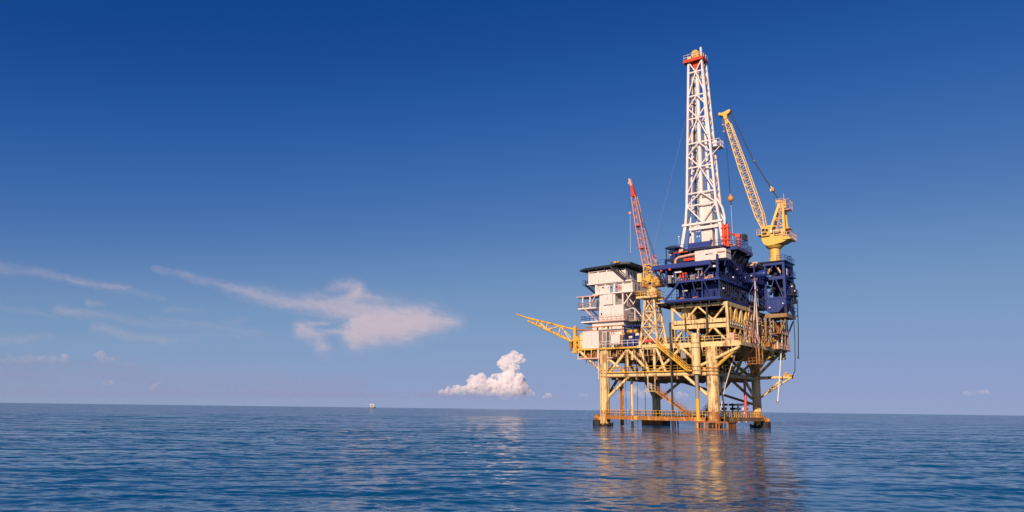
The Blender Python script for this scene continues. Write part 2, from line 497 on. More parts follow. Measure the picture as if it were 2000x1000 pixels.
def cirrus(name, label, x0, x1, y0, y1, strokes, polys, D, seed, step=1.6, tilt=38, strength=1.0, spread=1.3, mat=None):
    # a high sheet of ice cloud, used low down for painted haze too: its thickness varies over the sheet, two layers deep
    xs = np.arange(x0, x1, step); ys = np.arange(y0, y1, step)
    XX, YY = np.meshgrid(xs, ys)
    g = np.random.default_rng(seed)
    wx, wy = XX.copy(), YY.copy()
    ca, sa_ = math.cos(R(14)), math.sin(R(14))
    uu, vv = XX * ca + YY * sa_, -XX * sa_ + YY * ca
    for L, A in ((64, 6), (32, 4.5), (16, 4), (8, 3.2), (4, 2.4)):
        wx += A * vnoise(uu / L / 1.6 + 9, vv / L * 1.3, g)
        wy += A * .6 * vnoise(uu / L / 1.6, vv / L * 1.3 + 5, g)
    a = np.zeros_like(XX)
    for pts, w, s in strokes:
        w = (w[0] * spread, w[1] * spread)
        n = len(pts) - 1
        for i in range(n):
            (ax, ay), (bx_, by_) = pts[i], pts[i + 1]
            wa = w[0] + (w[1] - w[0]) * i / n; wb = w[0] + (w[1] - w[0]) * (i + 1) / n
            sa = s[0] + (s[1] - s[0]) * i / n; sb = s[0] + (s[1] - s[0]) * (i + 1) / n
            dx, dy = bx_ - ax, by_ - ay
            t = np.clip(((wx - ax) * dx + (wy - ay) * dy) / (dx * dx + dy * dy), 0, 1)
            d = np.hypot(wx - ax - t * dx, wy - ay - t * dy)
            a = np.maximum(a, (sa + (sb - sa) * t) * np.exp(-(d / (wa + (wb - wa) * t)) ** 2))
    for pts, soft, s in polys:
        inside = np.zeros(XX.shape, bool); dist = np.full(XX.shape, 1e9)
        for i in range(len(pts)):
            (ax, ay), (bx_, by_) = pts[i], pts[(i + 1) % len(pts)]
            dx, dy = bx_ - ax, by_ - ay
            t = np.clip(((wx - ax) * dx + (wy - ay) * dy) / (dx * dx + dy * dy), 0, 1)
            dist = np.minimum(dist, np.hypot(wx - ax - t * dx, wy - ay - t * dy))
            c = ((ay > wy) != (by_ > wy)) & (wx < (bx_ - ax) * (wy - ay) / (by_ - ay + 1e-9) + ax)
            inside ^= c
        sd = np.where(inside, dist, -dist)
        a = np.maximum(a, s / (1 + np.exp(-sd / soft * 2.2)))
    fib = np.zeros_like(XX)
    for L, A in ((40, .32), (20, .26), (10, .24), (5, .22), (2.6, .2)):
        fib += A * vnoise(uu / L / 2.6 + 3, vv / L + 1, g)
    a = np.clip(a * (1 + .95 * fib * (1.15 - a)), 0, 1) * strength
    # edges of the sheet fade out
    for q, lo, hi in ((XX, x0, x1), (YY, y0, y1)):
        a *= np.clip((q - lo) / 8, 0, 1) * np.clip((hi - q) / 8, 0, 1)
    half = 1 - np.sqrt(1 - np.clip(a, 0, .96))
    C = Vector((0, 0, 3.2))
    d0 = sky_dir((x0 + x1) / 2, (y0 + y1) / 2)
    P0 = C + d0 * D
    hv = Vector((d0.x, d0.y, 0)).normalized()
    nrm = (-hv * math.cos(R(tilt)) + Vector((0, 0, 1)) * math.sin(R(tilt))).normalized()
    keep = half > .004
    A_ = np.array(_rt)
    dirs = np.stack([(XX - 1000) / FPX, (500 - YY) / FPX, -np.ones_like(XX)], -1) @ A_.T
    n_ = np.array(nrm); p_ = np.array(P0 - C)
    layers = []
    for k, off in enumerate((0.0, .012)):
        t = ((p_ * (1 + off)) @ n_) / (dirs @ n_)
        V = dirs * t[..., None] + np.array(C)
        layers.append(V)
    nr, nc = XX.shape
    q = grid_quads(nr, nc)
    kq = keep.ravel()[q].any(1)
    q = q[kq]
    verts = np.concatenate([(l - np.array(P0)).reshape(-1, 3) for l in layers])
    quads = np.concatenate([q, q + nr * nc])
    used = np.zeros(len(verts), bool); used[quads.ravel()] = True
    remap = np.cumsum(used) - 1
    me = mesh_np(name, verts[used], remap[quads])
    at = me.attributes.new('thickness', 'FLOAT', 'POINT')
    at.data.foreach_set('value', np.concatenate([half.ravel()] * 2)[used].astype(np.float32))
    me.materials.append(mat or CIRRUS)
    o = bpy.data.objects.new(name, me); COL.objects.link(o)
    o.location = P0
    o['label'] = label; o['category'] = 'cloud'; o['group'] = 'high thin clouds on the left of the sky'
    return o

def sheet_cloud(name, col):
    m, nt = new_mat(name)
    out = N(nt, 'ShaderNodeOutputMaterial')
    at = N(nt, 'ShaderNodeAttribute', attribute_name='thickness')
    df = N(nt, 'ShaderNodeBsdfDiffuse', ins={'Color': (*col, 1)})
    tr = N(nt, 'ShaderNodeBsdfTranslucent', ins={'Color': (*col, 1)})
    mx = N(nt, 'ShaderNodeMixShader', ins={0: .35, 1: df.outputs[0], 2: tr.outputs[0]})
    tp = N(nt, 'ShaderNodeBsdfTransparent')
    m2 = N(nt, 'ShaderNodeMixShader', ins={0: at.outputs['Fac'], 1: tp.outputs[0], 2: mx.outputs[0]})
    nt.links.new(m2.outputs[0], out.inputs['Surface'])
    return m
CIRRUS = sheet_cloud('ice_cloud', (.82, .74, .80))
HAZE = sheet_cloud('lavender_haze', (.36, .34, .60))

cirrus('cirrus_cloud', 'large pinkish white feathery cloud with a long tail, left of the platform', 280, 920, 505, 720,
       [([(300, 528), (380, 545), (480, 570), (560, 590), (650, 604), (700, 612)], (4, 15), (.18, .72)),
        ([(560, 580), (620, 578), (660, 590)], (8, 10), (.15, .35)),
        ([(645, 604), (676, 588), (698, 570)], (13, 9), (.6, .7)), ([(698, 567), (680, 561), (640, 564)], (10, 8), (.6, .2)), ([(690, 580), (722, 578), (750, 588)], (9, 5), (.6, .25)), ([(610, 594), (690, 607), (770, 626)], (12, 24), (.55, .9)),
        ([(588, 640), (604, 634), (642, 632)], (6, 4), (.6, .35)), ([(588, 645), (616, 660), (630, 684)], (11, 10), (.7, .45)), ([(616, 660), (634, 652), (672, 648)], (4, 4), (.4, .5)),
        ([(850, 632), (900, 632)], (9, 2), (.7, .2))],
       [([(668, 651), (680, 618), (700, 606), (735, 601), (779, 600), (838, 604), (856, 617), (890, 632), (852, 645), (792, 662), (688, 675), (676, 662)], 13.5, 1.0)], 42000.0, 5, strength=.66)
cirrus('cirrus_cloud', 'group of faint thin cloud streaks at the left edge of the sky', -40, 560, 500, 690,
       [([(-40, 520), (0, 523), (60, 531), (130, 544), (200, 556), (270, 570), (320, 582)], (9, 4), (.34, .12)), ([(130, 544), (200, 555), (250, 562)], (6, 5), (.42, .34)),
        ([(112, 602), (150, 608), (220, 618), (300, 632), (390, 643)], (6, 5), (.3, .1)), ([(140, 605), (200, 614)], (5, 4), (.34, .26)),
        ([(185, 636), (215, 645), (280, 660), (340, 665), (390, 663)], (8, 6), (.34, .1)), ([(195, 640), (250, 652), (320, 664)], (6, 6), (.36, .3)),
        ([(-40, 592), (0, 597), (60, 608), (115, 618)], (5, 4), (.22, .08)), ([(300, 620), (400, 638), (500, 646)], (5, 5), (.12, .15)), ([(176, 592), (196, 591)], (5, 4), (.26, .2)),
        ([(320, 604), (400, 611)], (5, 5), (.14, .08)), ([(-40, 668), (40, 664), (95, 655)], (6, 5), (.22, .16)), ([(440, 630), (470, 622)], (6, 6), (.1, .14)), ([(400, 655), (520, 652)], (5, 5), (.1, .1))],
       [], 42000.0, 9, strength=.52)

o = cirrus('haze_sheet', 'faint lavender sheet painted as haze low over the sea horizon', -60, 1120, 680, 782,
       [([(-60, 730), (300, 740), (700, 752)], (34, 20), (.30, .22)), ([(-60, 765), (400, 770), (860, 774)], (16, 10), (.30, .34)), ([(820, 773), (960, 774), (1100, 775)], (7, 6), (.55, .4)),
        ([(-60, 708), (60, 710), (150, 711)], (7, 4), (.5, .3)), ([(160, 711), (220, 711), (272, 713)], (5, 3), (.45, .3))], [], 25000.0, 17, step=2.4, strength=.62, spread=1.15, mat=HAZE)
o['group'] = 'low haze sheets'  # thin sheet painted as haze, fading the feet of the cumulus

# ------------------------------------------------------------------ the platform: legs, decks and trusses
LX, LY = 11.85, 11.8
def build_platform():
    T = Thing('offshore_platform', 'cream and yellow four legged steel platform standing in the sea under the rig', 'oil platform', (0, 0, 0))
    lr = random.Random(3)
    # legs
    for (x, y, r) in ((-LX, -LY, .95), (LX, -LY, 1.14), (LX, LY, .92), (-LX, LY, .95)):
        b = T.mb()
        b.tube((x, y, -4), (x, y, 15.5), r, n=28)
        leg = T.part('leg', b, CREAMLEG)
        b = T.mb()
        for z in (10.0, 10.7, 11.3):
            b.tube((x, y, z), (x, y, z + .22), r + .14, n=28)
        T.part('collar', b, ORANGE, leg)
        b = T.mb()
        b.tube((x, y, -4), (x, y, 1.6), r + .16, r + .03, n=28)
        b.tube((x, y, 1.6), (x, y, 3.2), r + .03, r + .01, n=28, cap=False)
        T.part('splash_sleeve', b, SLEEVE, leg)
        b = T.mb()
        for i in range(28):
            a0, a1 = i / 28 * 6.2832, (i + 1) / 28 * 6.2832
            h0, h1 = .42 + .3 * math.sin(i * 1.7 + x), .42 + .3 * math.sin(((i + 1) % 28) * 1.7 + x)
            R_ = r + .21
            b.add([(x + R_ * math.cos(a0), y + R_ * math.sin(a0), -2), (x + R_ * math.cos(a1), y + R_ * math.sin(a1), -2), (x + R_ * math.cos(a1), y + R_ * math.sin(a1), h1), (x + R_ * math.cos(a0), y + R_ * math.sin(a0), h0)], [(0, 1, 2, 3)])
        T.part('weed_band', b, BLACK, leg)
    # small pipes clamped on the left leg
    b = T.mb()
    for dx, dy in ((.2, -1.05), (.75, -.8), (-.5, -1.0)):
        b.tube((-LX + dx, -LY + dy, .5), (-LX + dx, -LY + dy, 15), .10, n=6)
    T.part('conductor_pipe', b, CREAM)
    # lower deck
    b = T.mb()
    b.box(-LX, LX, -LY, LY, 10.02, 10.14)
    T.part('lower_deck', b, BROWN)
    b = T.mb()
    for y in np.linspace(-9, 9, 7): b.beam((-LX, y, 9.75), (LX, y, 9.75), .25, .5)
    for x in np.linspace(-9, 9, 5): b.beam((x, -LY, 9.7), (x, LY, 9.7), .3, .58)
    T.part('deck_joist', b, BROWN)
    for p, q in (((-LX, -LY, 10.35), (LX, -LY, 10.35)), ((LX, -LY, 10.35), (LX, LY, 10.35)), ((LX, LY, 10.35), (-LX, LY, 10.35)), ((-LX, LY, 10.35), (-LX, -LY, 10.35))):
        T.part('lower_girder', T.mb().tube(p, q, .42, n=14), CREAM)
    b = T.mb().beam((-10.8, -12.45, 10.95), (6.5, -12.45, 10.95), .12, .22)
    b.beam((7.5, -12.45, 11.0), (11, -12.45, 11.0), .12, .22)
    T.part('toe_board', b, YEL)
    b = T.mb().box(-10.9, 11.2, -12.5, -11.9, 10.78, 10.86)
    b.box(12.3, 13.0, -11.2, 11.2, 10.78, 10.86)
    T.part('catwalk', b, BROWN)
    T.part('handrail', T.mb().rail([(-10.8, -12.4, 10.95), (11.2, -12.4, 10.95)], r=.05), YEL)
    T.part('handrail', T.mb().rail([(12.9, -11, 10.95), (12.9, 11, 10.95)], r=.05), YEL)
    T.part('handrail', T.mb().rail([(-11, 12.3, 10.95), (11, 12.3, 10.95)], r=.05), YEL)
    # braces between lower and main deck, one face after another
    zt, zb = 15.5, 10.6
    def br(p, q, r, m=CREAM): T.part('brace', T.mb().tube(p, q, r, n=12), m)
    Y = -LY
    for p, q, r in [((-10.9, Y, 10.7), (-6.5, Y, zt), .30), ((-11.2, Y, 14.0), (-6.6, Y, zb), .30), ((-6.45, Y, zb), (-6.45, Y, zt), .33),
                    ((-6.3, Y, zt), (-1.1, Y, zb), .30), ((-.3, Y, zb), (-.3, Y, zt), .30), ((-.2, Y, zb), (5.6, Y, zt), .30),
                    ((5.6, Y, zt), (11.0, Y, zb), .30)]: br(p, q, r)
    br((-3.3, Y - .3, zt), (-1.5, Y - .3, 11.0), .27); br((.4, Y - .3, zt), (2.2, Y - .3, 11.0), .27)
    X = LX
    for p, q, r in [((X, -10.9, 10.7), (X, -6, zt), .28), ((X, -6, zt), (X, 0, zb), .28), ((X, 0, zb), (X, 6, zt), .28), ((X, 6, zt), (X, 10.9, zb), .28)]: br(p, q, r)
    for X, m in ((-LX, CREAM),):
        for p, q, r in [((X, -10.9, 10.7), (X, -4, zt), .28), ((X, -4, zt), (X, 3, zb), .28), ((X, 3, zb), (X, 10.9, zt), .28)]: br(p, q, r)
    Y = LY
    for p, q, r in [((-10.9, Y, zb), (-5, Y, zt), .28), ((-5, Y, zt), (0, Y, zb), .28), ((0, Y, zb), (5, Y, zt), .28), ((5, Y, zt), (10.9, Y, zb), .28)]: br(p, q, r)
    # knee braces under the lower deck
    Y = -LY
    for p, q in [((-10.95, Y, 6.0), (-6.2, Y, 10.0)), ((10.9, Y, 6.1), (6.1, Y, 10.1)), ((-LX, -10.9, 6), (-LX, -6.2, 10)), ((-LX, 10.9, 6), (-LX, 6.2, 10)),
                 ((LX, 10.9, 6.0), (LX, -1.2 + 6, 10.0)), ((LX, -10.9, 6), (LX, -5.6, 10)), ((-10.9, LY, 6), (-5.5, LY, 10)), ((10.9, LY, 6), (6.5, LY, 10))]:
        br(p, q, .32)
    br((10.9, LY - .1, 4.9), (11.85 - 13.5, -1.0, 10.0), .26, BROWN)
    # braces carrying the overhanging main deck
    for p, q, r, m in [((-12.6, -LY, 11.2), (-18.0, -LY, 15.6), .28, CREAM), ((-12.6, -11.2, 11.3), (-17.6, -5.4, 15.6), .28, CREAM), ((-12.7, LY, 11.2), (-18, LY, 15.6), .28, CREAM),
                       ((9.0, -12.7, 11.5), (17.3, -11.9, 15.2), .30, CREAM), ((12.6, -LY, 11.6), (17.4, -11.7, 15.5), .33, YEL),
                       ((12.7, LY, 11.2), (17.4, LY, 15.6), .30, CREAM), ((12.3, 11, 11.2), (17.4, 5.8, 15.6), .28, YEL),
                       ((LX, -4, 10.6), (17.4, -4, 15.6), .24, YEL), ((LX, 2, 10.6), (17.4, 2, 15.6), .26, YEL), ((LX, 7, 10.6), (17.4, 8, 15.6), .24, YEL)]:
        br(p, q, r, m)
    # main deck
    b = T.mb().box(-18.6, 17.5, -11.9, 13.5, 16.02, 16.16)
    T.part('main_deck', b, BROWN)
    b = T.mb()
    for x in np.linspace(-17.5, 16.5, 12): b.beam((x, -11.6, 15.62), (x, 13.2, 15.62), .28, .78)
    for y in np.linspace(-8, 12, 6): b.beam((-18.4, y, 15.4), (17.3, y, 15.4), .3, .5)
    T.part('deck_joist', b, BROWN)
    for p, q, h, m in [((-18.6, -12.02, 16.0), (-3.2, -12.02, 16.0), .36, YEL), ((-3.2, -12.02, 15.95), (17.5, -12.02, 15.95), .98, CREAM),
                       ((17.62, -12.0, 15.95), (17.62, 13.5, 15.95), .7, CREAM), ((-18.72, -12.0, 15.95), (-18.72, 13.5, 15.95), .7, ORANGE), ((-18.6, 13.62, 15.95), (17.5, 13.62, 15.95), .7, CREAM)]:
        T.part('edge_girder', T.mb().beam(p, q, .22, h), m)
    T.part('handrail', T.mb().rail([(-12.9, -12.0, 16.4), (-3.6, -12.0, 16.4)], gap=1.3, r=.055), WHITE)
    T.part('handrail', T.mb().rail([(2.2, -12.0, 16.4), (17.4, -12.0, 16.4)], gap=1.7, r=.055), CREAM)
    T.part('handrail', T.mb().rail([(17.6, -11.8, 16.3), (17.6, 13.4, 16.3)], gap=1.7, r=.055), CREAM)
    # hung level under the left end
    b = T.mb().box(-18.2, -9.8, -12.3, -6, 13.96, 14.06)
    b.beam((-18.3, -12.4, 14.0), (-9.6, -12.4, 14.0), .12, .28)
    hl = T.part('hung_deck', b, PINKW)
    b = T.mb()
    for x in (-18.2, -16.6, -14.9, -13.3, -11.4): b.tube((x, -12.3, 14.0), (x, -12.1, 15.9), .09, n=6)
    b.tube((-13.1, -12.4, 14.0), (-13.1, -12.2, 16.0), .26, n=10)
    T.part('hanger', b, CREAM, hl)
    b = T.mb()
    for x0, x1, z1, y0 in ((-17.8, -16.9, 15.4, -11.5), (-16.3, -15.2, 15.0, -11.3), (-14.6, -13.8, 15.5, -11.4), (-12.6, -11.2, 15.2, -11.0), (-18.0, -17.2, 15.2, -9.5)):
        b.box(x0, x1, y0, y0 + 1.6, 14.08, z1)
    T.part('machinery', b, RUSTY, hl)
    b = T.mb()
    b.box(-20.2, -15.5, -9, -6.5, 14.9, 15.5)
    b.beam((-20.2, -9.2, 15.75), (-18.6, -11.9, 15.75), .2, .5)
    T.part('edge_girder', b, ORANGE)

    # upper truss carrying the drilling module
    x0, x1, yf, yb = 3.3, 14.75, -10.5, 13.0
    cols = [(x0, yf), (x1, yf), (x0, 2), (x1, 1.2), (x0, yb), (x1, yb), (9, yb), (x1, 7)]
    for x, y in cols:
        T.part('column', T.mb().tube((x, y, 16.1), (x, y, 24.2), .31 if y < 0 else .26, n=12), CREAM)
    for p, q, w, h in [((x0, yf - .05, 20.65), (x1, yf - .05, 20.65), .5, .72), ((x0, yf - .05, 19.62), (x1, yf - .05, 19.62), .5, .72), ((x0, yf, 23.9), (x1 + .3, yf, 23.9), .6, .6),
                       ((x1, yf, 23.9), (x1, 1.6, 23.9), .5, .75), ((x1, yf, 20.5), (x1, 13, 20.5), .4, .42), ((x1, yf, 19.6), (x1, 13, 19.6), .4, .42), ((x1, 1.6, 23.8), (x1, 13, 23.8), .4, .6),
                       ((x0, yf, 23.9), (x0, 13, 23.9), .5, .6), ((x0, yf, 20.2), (x0, 13, 20.2), .5, .8), ((x0, 13, 23.9), (x1, 13, 23.9), .5, .6)]:
        T.part('truss_girder', T.mb().beam(p, q, w, h), CREAM)
    b = T.mb()
    for i in range(10):
        y = yf + 1.0 + i * 1.15
        b.tube((x1 + .22, y, 20.05), (x1 + .34, y, 20.05), .20, n=10)
    T.part('flange', b, LAMPW)
    b = T.mb().box(x0, x1, yf, yb, 20.0, 20.1)
    T.part('middle_deck', b, BROWN)
    Yf = yf
    for p, q, r, m in [((3.5, Yf, 23.5), (6.0, Yf, 20.9), .2, CREAM), ((8.7, Yf, 23.6), (6.2, Yf, 21.0), .2, CREAM), ((8.9, Yf, 23.6), (11.8, Yf, 20.9), .2, CREAM), ((14.6, Yf, 23.7), (12.0, Yf, 20.9), .2, CREAM),
                       ((5.8, Yf, 19.4), (3.5, Yf, 16.5), .24, CREAM), ((6.0, Yf, 19.4), (8.6, Yf, 16.4), .26, YEL), ((11.7, Yf, 19.4), (8.9, Yf, 16.4), .26, YEL), ((11.9, Yf, 19.4), (14.6, Yf, 16.5), .24, CREAM),
                       ((8.75, Yf - .1, 16.2), (8.75, Yf - .1, 19.4), .25, CREAM)]:
        br(p, q, r, m)
    for i, (a, c) in enumerate(((-10.3, -7.4), (-7.4, -4.5), (-4.5, -1.6), (-1.6, 1.2))):
        md = (a + c) / 2
        br((x1, a + .2, 20.7), (x1, md, 23.6), .17, CREAM)
        br((x1, md + .3, 23.6), (x1, c - .1, 20.7), .17, CREAM)
        br((x1 + .05, md, 20.7), (x1 + .05, md, 23.6), .2, YEL)
        if i < 3:
            br((x1, a + .3, 19.3), (x1, c - .9, 16.4), .2, YEL)
            br((x1, c + .6, 19.3), (x1, c - .7, 16.4), .2, YEL)
    for a, c in ((2, 5), (5, 8), (8, 11)):
        br((x1, a, 20.7), (x1, a + 1.5, 23.6), .15); br((x1, a + 1.5, 23.6), (x1, c, 20.7), .15)
        br((x1, a, 16.3), (x1, a + 1.5, 19.4), .17); br((x1, a + 1.5, 19.4), (x1, c, 16.3), .17)
    # second row of framing deep inside, seen between the front members
    for y in (-3, 4):
        b = T.mb()
        b.beam((x0, y, 23.4), (x1, y, 23.4), .4, .8)
        b.zig((x0, y, 16.3), (x1, y, 16.3), (x0, y, 23.2), (x1, y, 23.2), 4, .16)
        T.part('inner_frame', b, BROWN)
    # cantilever at the back right that carries the crane tower
    b = T.mb().beam((14.9, 8.2, 23.2), (20.4, 8.2, 23.2), .5, .8)
    b.beam((14.9, 14, 23.2), (20.4, 14, 23.2), .5, .8); b.beam((20.2, 8.2, 23.2), (20.2, 14, 23.2), .5, .8)
    b.box(14.9, 20.2, 8.3, 14, 23.2, 23.4)
    T.part('cantilever_deck', b, BROWN)
    for p, q in [((17.4, 8.5, 16.2), (20, 8.4, 22.4)), ((17.4, 13, 16.2), (20, 13.6, 22.4)), ((17.4, 8.5, 16.2), (17.4, 8.5, 22.4)), ((17.4, 13, 16.2), (17.4, 13, 22.4)),
                 ((17.4, 8.5, 16.4), (15.2, 8.4, 22.4)), ((17.4, 9.6, 22.3), (17.4, 12.8, 16.4)), ((15, 11, 16.3), (17.2, 11, 22.4))]:
        br(p, q, .17, BROWN)
    b = T.mb()
    for i in range(9):
        y = 3 + i * 1.25
        b.tube((17.3, y, 16.2), (17.3 + lr.uniform(-.5, .5), y + lr.uniform(-1, 1), lr.uniform(19, 21.8)), .08, n=5)
    b.beam((17.2, 2, 20.6), (17.2, 13.5, 20.6), .15, .25); b.beam((17.2, 2, 18.8), (17.2, 13.5, 18.8), .12, .2)
    T.part('pipe_rack', b, CREAM)

    # walkway just above the water on the front and right sides
    def walkway(p, q, off, m):
        p, q = Vector(p), Vector(q); d = (q - p).normalized(); s_ = Vector((0, 0, 1)).cross(d) * off
        b = T.mb()
        b.beam(p + s_ * .75, q + s_ * .75, .16, .75); b.beam(p - s_ * .75, q - s_ * .75, .16, .75)
        b.beam(p + Vector((0, 0, .34)), q + Vector((0, 0, .34)), 1.4, .08)
        w = T.part('walkway', b, m)
        b = T.mb()
        for sg in (.78, -.78):
            b.rail([p + s_ * sg + Vector((0, 0, .38)), q + s_ * sg + Vector((0, 0, .38))], h=1.12, gap=1.25, r=.05, mid=2)
        T.part('handrail', b, YEL, w)
        return w
    w = walkway((-10.9, -LY - .9, 1.82), (10.8, -LY - .9, 1.72), 1, ORANGE)
    w2 = walkway((LX + .8, -10.8, 1.72), (LX + .8, 10.8, 1.72), -1, ORANGE)
    w3 = walkway((10.8, LY, 1.8), (-10.8, LY, 1.8), 1, RUSTY)
    # stairs: main deck down to lower deck, lower deck down to the walkway
    stair1 = T.mb().stair((.9, -12.75, 16.1), (7.3, -12.75, 10.95), w=1.0)
    stair1.box(7.2, 9.0, -13.3, -12.3, 10.8, 10.9)
    T.part('stair', stair1, YEL)
    b = T.mb().box(-1.9, .3, -13.2, -12.0, 7.0, 7.12)
    b.tube((-1.7, -12.2, 7.0), (-1.7, -12.2, 10.2), .14, n=8); b.tube((-.1, -12.2, 7.0), (-.1, -12.2, 10.2), .14, n=8)
    b.rail([(-1.8, -13.1, 7.1), (.3, -13.1, 7.1)], gap=.7)
    T.part('landing', b, CREAM)
    T.part('stair', T.mb().stair((.4, -12.7, 7.0), (7.6, -12.7, 2.2), w=.95), ORANGE, label='rust streaked stair down to the walkway')
    T.part('stair', T.mb().stair((1.5, 6.5, 2.2), (8.5, 6.5, 9.9), w=.9, rails=True), BROWN)
    # outrigger at the back right leg
    b = T.mb().tube((12.6, LY, 10.4), (19.8, LY, 10.5), .34, n=12)
    out = T.part('outrigger', b, CREAM)
    T.part('outrigger_brace', T.mb().tube((12.5, LY - .3, 6.1), (19.4, LY - .5, 10.3), .2, n=10), CREAM, out)
    T.part('outrigger_brace', T.mb().tube((12.6, LY + .3, 6.2), (17.6, LY + .4, 10.3), .2, n=10), CREAM, out)
    b = T.mb().box(17.9, 19.9, LY - .35, LY + .35, 10.75, 11.05); b.ball((18.4, LY, 11.3), .35); b.tube((19.3, LY - .5, 10.9), (19.9, LY + .4, 10.4), .2)
    T.part('outrigger_fitting', b, YEL, out)
    # caisson hanging in front of the front leg, risers and pump columns
    cx, cy = 9.25, -13.3
    b = T.mb().tube((cx, cy, 10.2), (cx, cy, 18.0), .84, n=22)
    ca = T.part('caisson', b, CREAM)
    b = T.mb()
    for z in (10.8, 11.6, 15.2, 16.1): b.tube((cx, cy, z), (cx, cy, z + .14), .90, n=22)
    T.part('band', b, BROWN, ca)
    b = T.mb().tube((cx, cy, 5.6), (cx, cy, 10.2), .36, n=12)
    T.part('caisson_pipe', b, GREY, ca)
    T.part('caisson_pipe', T.mb().tube((cx, cy, -2), (cx, cy, 5.6), .40, n=12), YEL, ca)
    T.part('riser_pipe', T.mb().tube((3.95, -13.1, -3), (3.95, -13.1, 20.5), .2, n=10), DARK)
    T.part('riser_pipe', T.mb().tube((11.0, -12.55, 8.0), (11.0, -11.2, 24.4), .2, n=8), DARK)
    T.part('riser_pipe', T.mb().tube((6.4, -11.3, 12), (6.4, -11.3, 24.6), .12, n=8), DARK)
    T.part('riser_pipe', T.mb().tube((-8.8, -10.5, -3), (-8.8, -10.5, 9.8), .25, n=8), RUSTY)
    T.part('riser_pipe', T.mb().tube((-8.2, -10.8, -3), (-8.2, -10.8, 8.6), .16, n=8), ORANGE)
    T.part('riser_pipe', T.mb().tube((-6.8, -9.5, -3), (-6.8, -9.5, 9.8), .28, n=8), CREAM)
    T.part('riser_pipe', T.mb().tube((12.4, 3.5, 2.0), (12.4, 3.5, 9.9), .28, n=8), PINKRED)
    T.part('riser_pipe', T.mb().tube((14.0, -11.2, 1.5), (13.2, -12.2, 10.0), .16, n=8), DARK)
    for x, y in ((-6.2, -13.2), (-3.6, -13.2), (-2.0, -12.9), (1.5, 4)):
        T.part('downline', T.mb().tube((x, y, .3 if x < -3 else 2), (x, y, 15.9), .06, n=5), DARK)
    T.part('downline', T.mb().tube((-12.6, -13.15, 9.6), (-12.6, -13.15, 16.4), .07, n=5), LAMPW)
    # valve trees standing on the back walkway
    for x, y in ((5.4, 9.5), (7.2, 9.8), (8.6, 9.3), (11.2, 6.5)):
        b = T.mb().tube((x, y, 1.0), (x, y, 5.0), .2, n=8)
        b.box(x - .5, x + .5, y - .3, y + .3, 3.6, 4.1); b.tube((x - .8, y, 4.7), (x + .8, y, 4.7), .22, n=8); b.tube((x, y - .5, 3.0), (x, y + .5, 3.0), .25, n=8)
        T.part('valve_tree', b, DARK if x < 8 else LAMPW)
    # access cage hung on the right edge
    b = T.mb().box(16.2, 18.6, -6, -2.6, 12.3, 12.42)
    b.rail([(18.5, -6, 12.4), (18.5, -2.6, 12.4)], gap=.8); b.rail([(16.2, -6, 12.4), (18.5, -6, 12.4)], gap=.8)
    for x, y in ((18.5, -6), (18.5, -2.6), (16.3, -6), (16.3, -2.6), (18.5, -4.4)): b.tube((x, y, 12.3), (x, y, 15.9), .12, n=6)
    T.part('access_cage', b, ORANGE)
    # lattice stair tower on the right face, leaning out
    b = T.mb().stair((17.9, -7.8, 16.3), (15.9, 1.0, 23.6), w=1.2)
    b.stair((18.6, -5.2, 16.3), (16.4, -3.2, 19.6), w=.9)
    T.part('stair', b, PINKW)
    # fittings clustered at the back right corner
    b = T.mb()
    for i in range(26):
        c = Vector((17.6 + lr.uniform(-.6, .8), 12 + lr.uniform(-2.2, 1.4), 15.6 + lr.uniform(-1.2, .6)))
        d = Vector((lr.uniform(-1, 1), lr.uniform(-1, 1), lr.uniform(-.6, .6)))
        b.tube(c - d * .6, c + d * .6, lr.uniform(.08, .22), n=6)
    T.part('pipe_fitting', b, CREAM)
    b = T.mb()
    b.tube((17.5, 6.4, 14.7), (17.5, 6.4, 18.4), .34, n=10); b.tube((17.5, 6.4, 14.8), (16.0, 3.4, 13.2), .3, n=10)
    T.part('drain_elbow', b, YEL)

    # process plant filling the two open levels
    def fill(name, n, bx, mats, kinds, rr=(.1, .35), single=16):
        # the pieces nearest the open front are parts of their own, the crowd behind them is one mass per colour
        groups = {}; pieces = []
        for i in range(n):
            m = lr.choice(mats); k = lr.choice(kinds)
            b = T.mb()
            x = lr.uniform(bx[0], bx[1]); y = lr.uniform(bx[2], bx[3]); z0, z1 = bx[4], bx[5]
            if k == 'v': b.tube((x, y, z0), (x, y, lr.uniform(z0 + 1.2, z1)), lr.uniform(*rr), n=8)
            elif k == 'x':
                z = lr.uniform(z0 + .4, z1); L = lr.uniform(2, 6)
                b.tube((x, y, z), (min(bx[1], x + L), y, z), lr.uniform(*rr) * .7, n=8)
            elif k == 'y':
                z = lr.uniform(z0 + .4, z1); L = lr.uniform(2, 6)
                b.tube((x, y, z), (x, min(bx[3], y + L), z), lr.uniform(*rr) * .7, n=8)
            elif k == 'b':
                sx, sy, sz = lr.uniform(.5, 1.6), lr.uniform(.5, 1.6), lr.uniform(.6, 2.0)
                b.box(x - sx / 2, x + sx / 2, y - sy / 2, y + sy / 2, z0 + .02, z0 + sz)
            elif k == 't':
                r = lr.uniform(.5, .9); L = lr.uniform(1.8, 3.2)
                b.tube((x - L / 2, y, z0 + r + .3), (x + L / 2, y, z0 + r + .3), r, n=14)
            pieces.append((y - .4 * x, k, m, b))
        pieces.sort(key=lambda q: q[0])
        for i, (_, k, m, b) in enumerate(pieces):
            if i < single: T.part({'b': 'equipment_box', 't': 'pressure_vessel'}.get(k, 'pipe'), b, m)
            else:
                g_ = groups.setdefault(m.name, (m, T.mb()))[1]
                o_ = len(g_.v); g_.v += b.v; g_.f += [tuple(o_ + j for j in f) for f in b.f]
        for m, b in groups.values():
            T.part(name, b, m)['kind'] = 'stuff'
